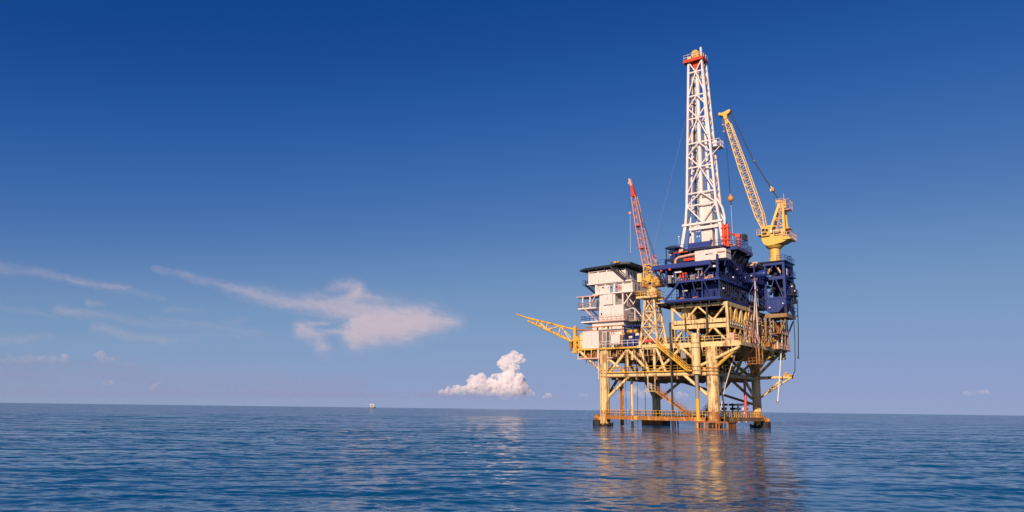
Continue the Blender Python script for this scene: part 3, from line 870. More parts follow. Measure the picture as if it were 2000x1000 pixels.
    fill('process_piping', 90, (-10.5, 11, -10.5, 10, 10.2, 15.2), [CREAM, BROWN, RUSTY, GREY, DARK, YEL], 'vxybtxyv')
    fill('process_piping', 75, (4, 14.2, -9.8, 11, 16.2, 19.2), [CREAM, BROWN, RUSTY, GREY, YEL, DARK], 'vxybtxyb')
    fill('process_piping', 70, (4, 14.2, -9.2, 11, 20.1, 23.4), [BROWN, DARK, RUSTY, BROWN, CREAM], 'vxybtxyv')
    fill('process_piping', 60, (-6.5, 3, -7.5, 8, 16.2, 20), [CREAM, BLUE, GREY, DARK, WHITE, RUSTY], 'vbtvb')
    fill('process_piping', 46, (14.9, 17.3, -10.5, 12, 16.2, 21.5), [CREAM, RUSTY, PINKW, YEL, GREY, DARK], 'vvybyb', rr=(.08, .24))
    b = T.mb()
    for i in range(40):
        x = lr.uniform(-11, 16); b.tube((x, -12.15 + lr.uniform(-.1, .3), 15.5), (x + lr.uniform(-.2, .2), -12.1, lr.uniform(13.6, 15.0)), .05, n=5)
    T.part('hanging_cable', b, CREAM)
    # deep girders and services hung under the main deck
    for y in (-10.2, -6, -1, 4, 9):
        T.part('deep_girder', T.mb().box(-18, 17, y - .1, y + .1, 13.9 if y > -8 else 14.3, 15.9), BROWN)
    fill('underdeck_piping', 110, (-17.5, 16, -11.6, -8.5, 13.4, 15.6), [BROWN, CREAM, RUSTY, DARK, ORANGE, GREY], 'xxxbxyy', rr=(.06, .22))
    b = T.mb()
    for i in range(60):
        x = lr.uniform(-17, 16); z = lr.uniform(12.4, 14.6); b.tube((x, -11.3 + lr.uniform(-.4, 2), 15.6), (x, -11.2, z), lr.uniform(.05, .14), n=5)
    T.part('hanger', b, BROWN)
    # crowded plant at the back right, under the cantilever
    T.part('bulkhead_screen', T.mb().box(15.0, 15.15, 2.5, 13.2, 16.2, 22.6), BROWN)
    T.part('bulkhead_screen', T.mb().box(15.0, 18.6, 13.1, 13.2, 17.2, 22.4), BROWN)
    for x, y in ((17.4, 4), (17.4, 6.5), (18.9, 9), (18.9, 11), (18.9, 13), (16.2, 3)):
        T.part('column', T.mb().tube((x, y, 16), (x, y, 22.6), .16, n=8), BROWN)
    fill('process_piping', 90, (15.2, 18.6, -2, 13, 16.2, 22.4), [BROWN, CREAM, RUSTY, PINKW, GREY, DARK, YEL], 'vvybyvy', rr=(.07, .24))
    T.part('deck_wing', T.mb().box(17.6, 19.2, 6, 13.5, 16.0, 16.2), BROWN)
    T.part('handrail', T.mb().rail([(19.1, 6, 16.2), (19.1, 13.4, 16.2)], gap=1.2, r=.055).rail([(19.1, 7.5, 19.4), (19.1, 13.4, 19.4)], gap=1.2, r=.055), PINKW)
    T.part('middle_deck', T.mb().box(15.2, 19.0, 6.5, 13.2, 19.25, 19.4), BROWN)
    # dark plates added to block light, so that the inner levels stay gloomy
    T.part('bulkhead_screen', T.mb().box(-9, 10, 2.0, 2.2, 10.2, 15.4), DARK)
    T.part('bulkhead_screen', T.mb().box(4, 13.6, 3.2, 3.4, 16.2, 23.6), DARK)
    # vessel standing in the upper truss
    v = T.mb().tube((5.6, -7.6, 20.1), (5.6, -7.6, 24.0), 1.45, n=26)
    v.ball((5.6, -7.6, 20.6), 1.5, n=22, k=10, sz=.6)
    T.part('vessel', v, CREAM)
    return T
build_platform()

# mooring fenders round the foot of three legs
def fender(x, y, dx, dy, label):
    T = Thing('boat_fender', label, 'fender', (x, y, 0), 'black boat fenders at the platform legs')
    b = T.mb()
    c = Vector((x + dx, y + dy, 0))
    b.tube(c + Vector((0, 0, -1.5)), c + Vector((0, 0, 1.2)), 1.05, n=18)
    T.part('fender_body', b, BLACK)
    b = T.mb()
    for z in (-.1, .35, .8): b.tube(c + Vector((0, 0, z)), c + Vector((0, 0, z + .14)), 1.13, n=18)
    T.part('fender_ring', b, DARK)
    b = T.mb()
    b.ball(c + Vector((-.25, 0, 1.75)), .62, sz=1.1); b.ball(c + Vector((.55, .1, 1.5)), .45)
    b.tube(c + Vector((.2, 0, 1.2)), Vector((x, y, 2.2)), .2)
    T.part('rusty_float', b, ORANGE)
    b = T.mb()
    for k in range(7):
        a = k / 7 * 6.28
        b.tube((x + 1.5 * math.cos(a), y + 1.5 * math.sin(a), -1), (x + 1.5 * math.cos(a), y + 1.5 * math.sin(a), .5 + .25 * math.sin(k * 2.1)), .22, n=7)
    T.part('fender_pile', b, BLACK)
fender(-LX, -LY, -1.6, -.4, 'black round boat fender with rusty floats at the foot of the leftmost leg')
fender(LX, LY, 1.5, .3, 'black round boat fender with rusty floats at the leg below the outrigger')

# boat landing: ring of piles round the front leg
T = Thing('boat_landing', 'boat landing of many short rusty piles round the foot of the front leg', 'boat landing', (LX, -LY, 0))
b = T.mb().box(LX - 3.1, LX + 3.4, -LY - 1.9, -LY - 1.6, 1.15, 1.4)
b.box(LX + 3.1, LX + 3.4, -LY - 1.6, -LY + 2.6, 1.15, 1.4)
b.box(LX - 3.1, LX + 3.4, -LY - 1.95, -LY - 1.55, -.1, .1); b.box(LX - 3.1, LX - 2.8, -LY - 1.6, -LY + 1, 1.15, 1.4)
T.part('landing_frame', b, RUSTY)
for i in range(12):
    x = LX - 2.9 + i * .56
    T.part('pile', T.mb().tube((x, -LY - 1.75, -2), (x, -LY - 1.75, 1.2), .15, n=8), (RUSTY, BLACK, DARK, ORANGE)[i % 4])
for i in range(8):
    y = -LY - 1.3 + i * .5
    T.part('pile', T.mb().tube((LX + 3.25, y, -2), (LX + 3.25, y, 1.2), .13, n=8), (DARK, RUSTY)[i % 2])
T = Thing('boat_landing', 'dark boxy boat landing round the foot of the rear leg under the walkway', 'boat landing', (-LX, LY, 0))
b = T.mb().box(-LX - 2.8, -LX + 2.4, LY - 2.2, LY + 2, -1, 1.7)
T.part('landing_body', b, RUSTY)
b = T.mb()
for i in range(6): b.tube((-LX + 2.7 + i * .7, LY - 2, -2), (-LX + 2.7 + i * .7, LY - 2, 1.3), .16, n=7)
b.beam((-LX + 2.4, LY - 2, 1.4), (-LX + 6.6, LY - 2, 1.4), .3, .3)
T.part('pile', b, DARK)

# ------------------------------------------------------------------ accommodation block
def build_hotel():
    T = Thing('accommodation_block', 'white stepped accommodation block with a dark flat roof at the left end of the deck', 'building', (-12, -5, 16.3))
    yf = -9.0
    P = T.part
    P('wall', T.mb().box(-14.7, -8.7, yf, -1, 22.4, 25.6), WHITE)
    P('wall', T.mb().box(-16.5, -8.7, yf, -1, 16.2, 22.05), WHITE)
    P('wall', T.mb().box(-14.6, -10.7, yf + .02, -1, 25.6, 28.1), WHITE)
    P('wall', T.mb().box(-13.5, -11.2, yf - .35, yf + .3, 25.75, 28.0), WHITE)
    P('wall', T.mb().box(-10.7, -8.8, -6.8, -1, 25.6, 28.1), PINKW)
    upper = P('wall', T.mb().box(-15.7, -6.4, yf, -2.2, 28.35, 30.35), WHITE)
    top = P('wall', T.mb().box(-17.4, -8.0, yf - .02, -2.6, 30.85, 33.45), WHITE)
    # dark slots under the eaves
    b = T.mb()
    for x0, x1 in ((-16.9, -15.1), (-14.7, -12.9), (-12.5, -10.3), (-9.9, -8.4)): b.box(x0, x1, yf - .06, yf + .1, 33.12, 33.34)
    P('dark_slot', b, DARK, top)
    b = T.mb()
    for x0, x1 in ((-15.2, -13.3), (-12.9, -11.0), (-10.6, -8.9), (-8.5, -6.8)): b.box(x0, x1, yf - .05, yf + .1, 30.1, 30.27)
    P('dark_slot', b, DARK, upper)
    P('floor_slab', T.mb().box(-16.2, -6.1, yf - .3, -1.6, 28.1, 28.32), WHITE)
    P('floor_slab', T.mb().box(-17.6, -6.4, yf - .25, -2.2, 30.5, 30.78), WHITE)
    P('roof', T.mb().prism([(-20.1, -8.3, 33.95), (-18, -9.5, 33.95), (-11.2, -9.9, 34.0), (-8.2, -11.2, 34.05), (-6.2, -10.3, 34.05), (-6.2, -4, 34.0), (-8, .4, 33.95), (-14, 1.5, 33.95), (-19, .5, 33.95)], (0, 0, .42)), ROOF)
    b = T.mb()
    for x in np.linspace(-17, -9, 5): b.beam((x, -9.4, 33.7), (x, -1, 33.7), .16, .42)
    b.beam((-17.6, -8.2, 33.7), (-7.6, -8.2, 33.7), .16, .4)
    P('roof_beam', b, ROOF)
    b = T.mb()
    for x, z in ((-9.9, 34.5), (-9.2, 34.45)): b.box(x, x + .5, -10.6, -10.1, z, z + .35)
    P('roof_light', b, YEL)
    # doors, windows
    for x in (-11.95, -10.65):
        d = P('door', T.mb().box(x, x + .82, yf - .07, yf + .05, 28.42, 30.0), DOORB)
        P('pane', T.mb().box(x + .26, x + .56, yf - .10, yf, 29.3, 29.7), WIN, d)
    for x, z, w, h in ((-15.35, 20.4, .35, .7), (-12.7, 20.5, .4, .7), (-13.7, 20.7, .3, .3), (-14.3, 23.6, .3, .5), (-12.8, 25.9, .22, .22), (-12.4, 29.4, .2, .2), (-13.9, 29.5, .4, .3)):
        P('window', T.mb().box(x, x + w, yf - .05, yf + .06, z, z + h), WIN)
    for y in (-8.3, -6.9, -5.4, -4.0):
        f = P('window', T.mb().box(-8.05, -7.93, y, y + .85, 31.4, 33.0), DOORB if y != -6.9 else WHITE)
        P('pane', T.mb().box(-7.95, -7.9, y + .18, y + .68, 32.1, 32.8), WIN, f)
    b = T.mb().box(-6.45, -6.33, -8.2, -7.5, 28.6, 30.0); b.box(-6.45, -6.33, -6.6, -6.0, 29, 29.9)
    P('door', b, GREY)
    b = T.mb(); b.tube((-9.55, yf - .15, 28.6), (-9.55, yf - .15, 29.9), .09, n=6); b.tube((-9.15, yf - .15, 28.6), (-9.15, yf - .15, 29.7), .09, n=6); b.box(-9.8, -9.0, yf - .18, yf, 29.2, 29.35)
    P('pipe', b, PINKRED)
    # dark stair on the front of the top storey
    P('stair', T.mb().stair((-11.3, yf - .55, 34.0), (-7.9, yf - .55, 30.9), w=.7), DARK)
    # left: brackets and balconies
    b = T.mb().stair((-18.4, yf + .5, 30.6), (-15.2, yf + .5, 28.0), w=.7)
    b.box(-18.9, -17.4, yf, yf + 1.2, 30.55, 30.65); b.rail([(-18.9, yf, 30.6), (-17.5, yf, 30.6)], gap=.7)
    P('stair', b, NAVY)
    b = T.mb().box(-20.3, -14.8, yf - .5, -6.2, 27.85, 28.05)
    P('balcony', b, PINKW)
    def balcony(z, x0, x1, rail_m, posts):
        o = P('balcony', T.mb().box(x0, x1, yf - .7, -6.0, z - .3, z), WHITE)
        P('handrail', T.mb().rail([(x1, yf - .68, z), (x0 + .05, yf - .68, z), (x0 + .05, -6.1, z)], gap=1.1, r=.05), rail_m, o)
        b = T.mb()
        for x in posts: b.box(x - .14, x + .14, yf - .6, yf - .3, z, 27.85)
        if posts: P('post', b, WHITE, o)
        return o
    balcony(25.4, -19.8, -15.2, GREY, (-18.6, -16.7))
    o = balcony(22.35, -19.0, -14.7, BLUEL, ())
    P('handrail', T.mb().rail([(-14.7, yf - .68, 22.35), (-8.1, yf - .68, 22.35), (-8.1, -2, 22.35)], gap=1.1, r=.045), PINKW, o)
    P('balcony', T.mb().box(-14.7, -8.05, yf - .7, -1.2, 22.05, 22.3), PINKW)
    b = T.mb().beam((-18.2, yf - .5, 25.2), (-14.9, yf - .5, 22.3), .28); b.beam((-18.2, -6.4, 25.2), (-14.9, -6.4, 22.3), .28)
    b.beam((-16.9, yf - .45, 25.4), (-15.4, yf - .45, 27.9), .2)
    P('strut', b, PINKW)
    b = T.mb().ball((-19.2, yf - .2, 26.0), .45); b.box(-18, -17.3, yf, yf + .6, 25.4, 26.6); b.box(-16.1, -15.3, yf, yf + .8, 25.4, 27.0)
    b.tube((-19.9, yf - .5, 26.4), (-20.7, yf - .5, 26.7), .08)
    P('machinery', b, GREY)
    # recess between storeys, posts and big white X braces
    b = T.mb().box(-10.6, -8.9, -8.6, -7, 25.65, 26.3); b.box(-10.4, -9.2, -8.3, -7, 26.3, 26.9)
    P('machinery', b, GREY)
    b = T.mb().box(-9.0, -8.68, yf - .02, yf + .3, 25.6, 28.1)
    b.beam((-8.6, yf + .1, 25.6), (-6.5, yf + .1, 28.1), .26); b.beam((-6.5, yf + .5, 25.5), (-8.4, yf + .5, 28.0), .16)
    b.beam((-8.6, -5.8, 25.0), (-6.5, -5.8, 28.1), .26); b.beam((-6.5, -3.6, 28.1), (-8.6, -6.5, 25.0), .22)
    b.box(-6.7, -6.4, -3.6, -3.3, 22.4, 28.1); b.beam((-8.6, -5.2, 25.6), (-6.6, -3.4, 22.6), .4, .3)
    P('brace', b, WHITE)
    P('landing', T.mb().box(-8.6, -5.8, -7.5, -2, 22.0, 22.25), GREY)
    P('handrail', T.mb().rail([(-8.6, -7.5, 22.3), (-5.8, -7.5, 22.3), (-5.8, -2, 22.3)], gap=1.2), BLUEL)
    b = T.mb().path([(-8.2, yf - .3, 24.2), (-6.2, yf - .3, 24.6), (-5.8, yf - .3, 24.2), (-5.8, yf - .3, 22.0)], .13)
    P('pipe', b, WHITE)
    # small plant in front of the ground floor
    b = T.mb().path([(-17.4, yf - 1.4, 20.9), (-8.0, yf - 1.4, 20.9)], .14)
    b.path([(-13.3, yf - 1.6, 19.7), (-8.6, yf - 1.6, 19.7), (-7.6, yf - 1.6, 18.9)], .11)
    for x in (-13.2, -10.8, -8.2): b.tube((x, yf - 1.5, 16.2), (x, yf - 1.5, 20.9), .10, n=6)
    P('pipe', b, ORANGE)
build_hotel()

def cabinet(name, label, cat, bx, mat, extra=None, group=None):
    x0, x1, y0, y1, z0, z1 = bx
    T = Thing(name, label, cat, ((x0 + x1) / 2, (y0 + y1) / 2, z0), group)
    T.part('body', T.mb().box(*bx), mat)
    b = T.mb()
    for x in (x0, x1):
        for y in (y0, y1): b.box(x - .06, x + .06, y - .06, y + .06, z0, z1 + .05)
    for y in (y0, y1): b.box(x0, x1, y - .05, y + .05, z1 - .08, z1 + .05); b.box(x0, x1, y - .05, y + .05, z0 - .02, z0 + .12)
    T.part('frame', b, extra or mat)
    b = T.mb()
    for i in range(1, 8):
        x = x0 + (x1 - x0) * i / 8; b.box(x - .04, x + .04, y0 - .03, y0, z0 + .15, z1 - .15)
    T.part('rib', b, mat)
    return T
cabinet('container', 'large plain white steel container at the left corner of the deck', 'container', (-17.2, -13.3, -11.75, -9.4, 16.2, 19.85), WHITE)
T = cabinet('container', 'small white cabinet on deck below the accommodation windows', 'container', (-10.6, -8.5, -11.2, -9.8, 16.9, 18.9), WHITE)
cabinet('container', 'pale grey locker beside the large white container', 'container', (-12.6, -11.7, -11.2, -9.9, 16.2, 19.6), GREY, WHITE)
T = Thing('storage_tank', 'pale yellow upright tank squeezed between the boom post and the white container', 'tank', (-18.0, -10.6, 16.2))
b = T.mb().tube((-18.0, -10.6, 16.2), (-18.0, -10.6, 19.6), .78, n=20); b.ball((-18, -10.6, 19.6), .78, sz=.25)
T.part('shell', b, CREAM)
b = T.mb()
for z in (16.4, 18, 19.4): b.tube((-18.0, -10.6, z), (-18.0, -10.6, z + .1), .83, n=20)
T.part('band', b, ORANGE)

# blue framed skid between the accommodation and the small crane's tower
T = Thing('pump_skid', 'blue framed pump skid with a flat roof beside the accommodation block', 'machine', (-6, -8, 16.2))
b = T.mb()
for x in (-8.2, -6.2, -4.2):
    for y in (-9.6, -6.2): b.box(x - .13, x + .13, y - .13, y + .13, 16.2, 20.6)
T.part('post', b, BLUEL)
T.part('roof', T.mb().box(-8.5, -3.9, -9.9, -5.9, 20.6, 20.85), BLUE)
b = T.mb().box(-7.9, -6.6, -9.3, -7, 16.4, 18.0); b.box(-6.0, -4.4, -9.2, -7, 16.4, 18.6); b.box(-8, -4.3, -8.9, -8.7, 18.6, 18.8)
T.part('machinery', b, BLUE)
b = T.mb().tube((-7.7, -9.2, 19.6), (-5.4, -9.2, 19.6), .42, n=12)
T.part('exhaust', b, YEL)
b = T.mb().tube((-7.4, -9, 18.4), (-6.6, -9, 18.4), .3); b.box(-5.8, -5.0, -9.3, -8.8, 18.7, 19.2)
T.part('filter', b, WHITE)

# lattice boom stowed over the sea at the left
T = Thing('flare_boom', 'yellow tubular lattice boom reaching out over the sea from the left end of the deck', 'boom', (-19.6, -11, 16))
b = T.mb().box(-20.0, -19.4, -11.3, -10.7, 15.6, 21.1); b.tube((-19.7, -11, 20.9), (-19.7, -11, 21.4), .22)
T.part('mast_post', b, YEL)
b = T.mb().prism([(-19.5, -11.4, 15.7), (-18.2, -11.4, 15.7), (-18.4, -11.4, 18.2), (-19.3, -11.4, 19.2)], (0, .25, 0))
b.prism([(-19.5, -10.6, 15.7), (-18.2, -10.6, 15.7), (-18.4, -10.6, 18.2), (-19.3, -10.6, 19.2)], (0, -.25, 0))
b.box(-20.3, -18.2, -11.6, -10.2, 15.4, 15.75)
T.part('base_bracket', b, YEL)
b = T.mb()
for z in (16.6, 17.6): b.tube((-18.9, -11.47, z), (-18.9, -11.3, z), .22, n=10)
T.part('lightening_hole', b, DARK)
tip = (-36.2, -11, 25.1)
b = T.mb().tube((-19.7, -11, 20.5), (-32.4, -11, 23.85), .24, n=10); b.tube((-32.4, -11, 23.85), tip, .2, .12, n=10)
T.part('top_chord', b, YEL)
for y in (-11.9, -10.1):
    T.part('bottom_chord', T.mb().tube((-20.0, y, 17.75), (-32.4, -11 + (y + 11) * .3, 23.2), .19, n=10), YEL)
b = T.mb()
def tc(t): return Vector((-19.7, -11, 20.5)).lerp(Vector((-32.4, -11, 23.85)), t)
for y in (-1, 1):
    def bc(t): return Vector((-20.0, -11 + .9 * y, 17.75)).lerp(Vector((-32.4, -11 + .27 * y, 23.2)), t)
    for t in (.3, .58, .8): b.tube(tc(t), bc(t), .11, n=6)
    b.tube(tc(.3), bc(.02), .11, n=6); b.tube(tc(.3), bc(.58), .11, n=6); b.tube(tc(.8), bc(.58), .11, n=6)
for t in (.05, .3, .58, .8): b.tube(Vector((-20.0, -11.9, 17.75)).lerp(Vector((-32.4, -11.27, 23.2)), t), Vector((-20.0, -10.1, 17.75)).lerp(Vector((-32.4, -10.73, 23.2)), t), .1, n=6)
T.part('lacing', b, CREAM)
T.part('backstay', T.mb().path([(-19.6, -11, 20.5), (-17.2, -11, 20.3), (-14.6, -10.2, 20.0)], .2, n=8), ORANGE)
b = T.mb().box(-20.9, -20.2, -11.6, -10.6, 16.6, 18.0); b.tube((-20.6, -11.4, 15.9), (-20.6, -11.4, 17.8), .25)
T.part('winch', b, RUSTY)

# ------------------------------------------------------------------ blue drilling module
def build_module():
    T = Thing('drilling_module', 'dark blue drilling module with open decks, stacked on the yellow truss under the white derrick', 'drilling rig', (8, -4, 24.3))
    P = T.part; lr = random.Random(9)
    # lower tray
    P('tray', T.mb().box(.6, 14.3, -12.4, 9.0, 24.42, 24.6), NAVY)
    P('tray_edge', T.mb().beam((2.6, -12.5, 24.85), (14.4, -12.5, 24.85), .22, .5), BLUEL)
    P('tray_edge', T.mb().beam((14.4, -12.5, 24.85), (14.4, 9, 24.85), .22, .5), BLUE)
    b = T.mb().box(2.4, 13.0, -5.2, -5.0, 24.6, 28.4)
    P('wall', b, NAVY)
    b = T.mb()
    for x in np.arange(3.0, 13.0, .55): b.box(x - .06, x + .06, -5.32, -5.2, 24.7, 28.4)
    for x in np.arange(4.0, 14.0, .9): b.box(x - .07, x + .07, -9.6, -9.45, 24.6, 28.4)
    P('stiffener', b, BLUE)
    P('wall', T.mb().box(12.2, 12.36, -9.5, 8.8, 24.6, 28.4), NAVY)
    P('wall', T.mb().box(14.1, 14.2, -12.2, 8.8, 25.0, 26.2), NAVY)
    b = T.mb()
    for y in np.arange(-11.8, 8.6, 1.0): b.box(14.2, 14.36, y - .06, y + .06, 25.1, 28.4)
    P('stiffener', b, NAVY)  # darker copy of the blue for the shaded right side
    P('wall', T.mb().prism([(3.2, -9.3, 24.7), (5.2, -9.3, 24.7), (6.0, -9.3, 28.3), (5.5, -9.3, 28.3)], (0, .1, 0)), BLUE)
    P('wall', T.mb().box(10.0, 13.9, -9.9, -9.8, 24.7, 28.3), BLUE)
    P('cap_beam', T.mb().beam((5.8, -12.5, 28.55), (14.4, -12.5, 28.55), .25, .38), BLUEL)
    P('cap_beam', T.mb().beam((14.4, -12.5, 28.55), (14.4, 9, 28.55), .25, .38), BLUE)
    P('strut', T.mb().beam((2.7, -12.5, 25.0), (5.9, -12.5, 28.5), .3), BLUEL)
    for p, q in (((10.7, -12.4, 25.1), (10.7, -12.4, 28.4)), ((14.2, -12.4, 25.1), (14.2, -12.4, 28.4)), ((8.6, -12.3, 28.4), (9.7, -12.3, 25.1)), ((11.0, -12.3, 28.4), (12.4, -12.3, 25.1)), ((6.2, -12.2, 28.3), (7.4, -12.2, 25.0))):
        P('strut', T.mb().beam(p, q, .14), BLUEL)
    P('handrail', T.mb().rail([(2.9, -12.4, 25.05), (14.2, -12.4, 25.05)], gap=1.3, r=.04), BLUE)
    b = T.mb().box(2.4, 14.2, -12.3, 8.8, 28.42, 28.6)
    P('middle_deck', b, NAVY)
    b = T.mb()
    for x in np.linspace(3.2, 13.4, 6): b.beam((x, -12.3, 28.2), (x, 8.6, 28.2), .2, .4)
    for x in np.linspace(1.0, 13.8, 8): b.beam((x, -12.3, 24.2), (x, 8.6, 24.2), .2, .4)
    P('deck_joist', b, NAVY)
    for i in range(46):
        x = lr.uniform(3.6, 13.2); y = lr.uniform(-11.6, -6); h = lr.uniform(.5, 2.8); q_ = T.mb()
        if i % 3: q_.tube((x, y, 24.6), (x + lr.uniform(-.4, .4), y, 24.6 + h), lr.uniform(.06, .2), n=7)
        else: q_.box(x - .35, x + .35, y - .3, y + .3, 24.61, 24.6 + h * .6)
        P('machinery', q_, lr.choice([BLUE, BLUEL, GREY, NAVY, BLUEL, DARK, LAMPW if h < 1 else BLUE]))
    # orange and white equipment in the two lit bays
    for x in (5.1, 8.0):
        P('machine_cover', T.mb().prism([(x, -11.6, 24.65), (x + 1.55, -11.6, 24.65), (x + 1.45, -11.6, 25.4), (x + .9, -11.6, 25.6), (x + .3, -11.6, 25.35)], (0, 1.1, 0)), ORANGE)
    for x, z in ((5.5, 27.0), (8.5, 27.2), (8.7, 28.1)):
        P('floodlight', T.mb().box(x, x + 1.1, -10.2, -9.9, z, z + .26), LAMPW)
    # open middle level
    for x, y in ((2.8, -11.6), (13.8, -11.8), (13.8, -2), (13.8, 8), (3, 8), (8, -3), (3, -3)):
        P('column', T.mb().box(x - .2, x + .2, y - .2, y + .2, 28.6, 33.5), BLUE)
    P('wall', T.mb().box(3.5, 13.5, -5.2, -5.0, 28.6, 32.4), NAVY)
    P('wall', T.mb().box(13.2, 13.36, -4.5, 8.5, 28.6, 33.4), NAVY)
    b = T.mb()
    for i, (x, r) in enumerate(((5.3, .22), (5.9, .22), (6.5, .22))):
        b.tube((x, -10.4, 28.6), (x, -10.4, 30.6), r, n=10); b.ball((x, -10.4, 30.6), r * 1.4)
    b.box(4.9, 7.0, -10.9, -9.8, 28.6, 29.1)
    P('pump', b, RED)
    P('pump', T.mb().box(7.4, 8.3, -10.6, -9.6, 28.62, 29.6).tube((7.8, -10.2, 29.6), (7.8, -10.2, 30.3), .3), RUSTY)
    for x, z in ((4.4, 31.0), (8.9, 31.2), (11.6, 31.4), (3.0, 30.2)):
        P('floodlight', T.mb().box(x, x + 1.5, -11.2, -10.8, z - .25, z + .12), LAMPW)
    b = T.mb()
    for i in range(60):
        x = lr.uniform(2.8, 13.3); y = lr.uniform(-11.6, -6); h = lr.uniform(.5, 2.2)
        if i % 3: b.tube((x, y, 28.6), (x, y, 28.6 + h), lr.uniform(.06, .2), n=7)
        else: b.box(x - .3, x + .3, y - .3, y + .3, 28.61, 28.6 + h * .8)
    P('machinery', b, GREY)
    b = T.mb()
    for i in range(40):
        x = lr.uniform(2.8, 13.3); y = lr.uniform(-11.8, -6); h = lr.uniform(.8, 2.6)
        b.tube((x, y, 28.6), (x + lr.uniform(-.6, .6), y, 28.6 + h), lr.uniform(.05, .16), n=6)
    P('machinery', b, BLUEL)
    b = T.mb()
    for i in range(9):
        x = 9.8 + lr.uniform(0, 2.6); b.box(x, x + .4, -11.3, -10.9, 28.62, 29.2 + lr.uniform(0, .7))
    for x, y, z in ((9.4, -11.4, 29.3), (12.4, -11.3, 29.2), (3.4, -11.6, 29.4)): b.ball((x, y, z), .3)
    P('drum', b, PINKW)
    P('handrail', T.mb().rail([(6, -12.4, 28.75), (14.2, -12.4, 28.75)], gap=1.5, r=.04), BLUE)
    # front skid beam with a light flange, carried on raking struts
    b = T.mb().box(-.2, 12.6, -12.25, -11.8, 31.75, 32.5)
    P('skid_beam', b, BLUEL)
    P('skid_beam', T.mb().box(-.2, 12.7, -12.35, -11.7, 31.55, 31.74), BLUE)
    P('skid_beam', T.mb().box(-.2, 12.6, -3.2, -2.7, 31.6, 32.5), BLUE)
    b = T.mb()
    for x in np.linspace(.2, 12.2, 9): b.beam((x, -11.8, 32.0), (x, 8, 32.0), .2, .6)
    P('deck_joist', b, NAVY)
    P('upper_deck', T.mb().box(-.2, 13.6, -11.7, 8.4, 32.36, 32.48), NAVY)
    for p, q, w, m in (((.2, -12, 31.5), (3.4, -12, 27.8), .34, NAVY), ((1.6, -12, 31.5), (2.8, -12, 29.0), .22, NAVY), ((12.7, -12.1, 31.6), (9.8, -12.1, 28.6), .26, BLUEL), ((.2, -4, 31.5), (3.2, -4, 27.8), .34, NAVY)):
        P('strut', T.mb().beam(p, q, w), m)
    b = T.mb().tube((2.0, -12.45, 31.25), (2.0, -12.1, 31.25), .26); b.tube((3.9, -12.45, 31.4), (3.9, -12.1, 31.4), .26)
    P('end_plug', b, RED)
    P('handrail', T.mb().rail([(-.1, -12.2, 32.5), (4.2, -12.2, 32.5)], gap=1.4, r=.04), BLUEL)
    # drill floor
    P('drill_floor', T.mb().box(2.0, 14.0, -8.6, 6, 35.6, 36.0), NAVY)
    b = T.mb().box(6, 14.0, -7.7, -7.4, 33.6, 35.6); b.box(13.4, 13.7, -7.4, 6, 33.4, 35.6); b.box(2.4, 13.2, -7.2, 5.6, 32.5, 33.5)
    P('substructure', b, NAVY)
    for x in (3, 6.2, 9.4, 12.8):
        P('strut', T.mb().beam((x, -8.9, 32.5), (x + .8, -8.9, 35.6), .22), BLUE)
    P('windwall', T.mb().box(6.4, 11.2, -8.75, -8.62, 36.0, 37.1), BLUEL)
    P('handrail', T.mb().rail([(2.2, -8.72, 36), (13.6, -8.72, 36)], gap=1.2, r=.045), BLUE)
    # white mud box in front, stepped underside, with orange stripes and a blue plate
    mbx = P('mud_box', T.mb().prism([(9.0, -11.4, 32.6), (12.0, -11.4, 32.6), (12.3, -11.4, 32.2), (13.0, -11.4, 32.2), (13.4, -11.4, 32.75), (15.45, -11.4, 32.75), (15.45, -11.4, 34.55), (14.9, -11.4, 34.75), (9.0, -11.4, 34.7)], (0, 2.6, 0)), WHITE)
    b = T.mb().box(12.0, 12.75, -11.43, -11.38, 33.72, 33.95); b.box(13.6, 15.2, -11.43, -11.38, 33.8, 34.1); b.box(15.43, 15.48, -11.3, -9, 33.8, 34.1)
    P('stripe', b, ORANGE, mbx)
    P('plate', T.mb().box(11.2, 11.85, -11.43, -11.38, 33.7, 33.92), NAVY, mbx)
    P('mud_pipe', T.mb().path([(4.6, -11.2, 32.6), (4.75, -11.2, 33.5), (5.4, -11.2, 33.9), (9.0, -11.2, 34.2)], .26, n=10), PINKW)
    P('red_rail', T.mb().box(6.6, 9.0, -11.5, -10.8, 32.95, 33.45), RED)
    P('red_rail', T.mb().box(3.4, 6.6, -9.4, -9.1, 35.25, 35.4), RED)
    # driller's cabin
    c = P('driller_cabin', T.mb().box(1.3, 4.4, -6.4, -6.2, 34.6, 36.6).box(2.4, 4.4, -8.2, -6.2, 34.6, 35.6), BLUE)
    P('cabin_roof', T.mb().prism([(1.1, -8.6, 36.75), (4.7, -8.6, 36.5), (4.7, -8.6, 36.65), (3.9, -8.6, 36.98), (1.6, -8.6, 37.05)], (0, 2.6, 0)), NAVY, c)
    b = T.mb()
    for x in (1.3, 2.7, 4.4): b.box(x - .08, x + .08, -8.4, -8.24, 34.5, 36.8)
    P('cabin_post', b, BLUE, c)
    P('cabin_floor', T.mb().prism([(1.0, -8.7, 34.35), (6.0, -8.7, 34.7), (6.0, -8.7, 33.4), (4.4, -8.7, 33.2), (1.2, -8.7, 34.15)], (0, 2.8, 0)), NAVY, c)
    P('cabin_window', T.mb().box(1.5, 2.6, -6.5, -6.42, 35.4, 36.4), WIN, c)
    b = T.mb().ball((2.2, -8.1, 35.3), .28); b.ball((4.7, -8.9, 35.5), .34, sz=1.4); b.box(4.6, 5.4, -9.0, -8.8, 35.6, 36.1)
    P('lamp', b, PINKW)
    P('aerial', T.mb().tube((4.3, -8.3, 36.8), (4.3, -8.3, 38.8), .04, n=5).ball((4.3, -8.3, 38.9), .2), LAMPW)
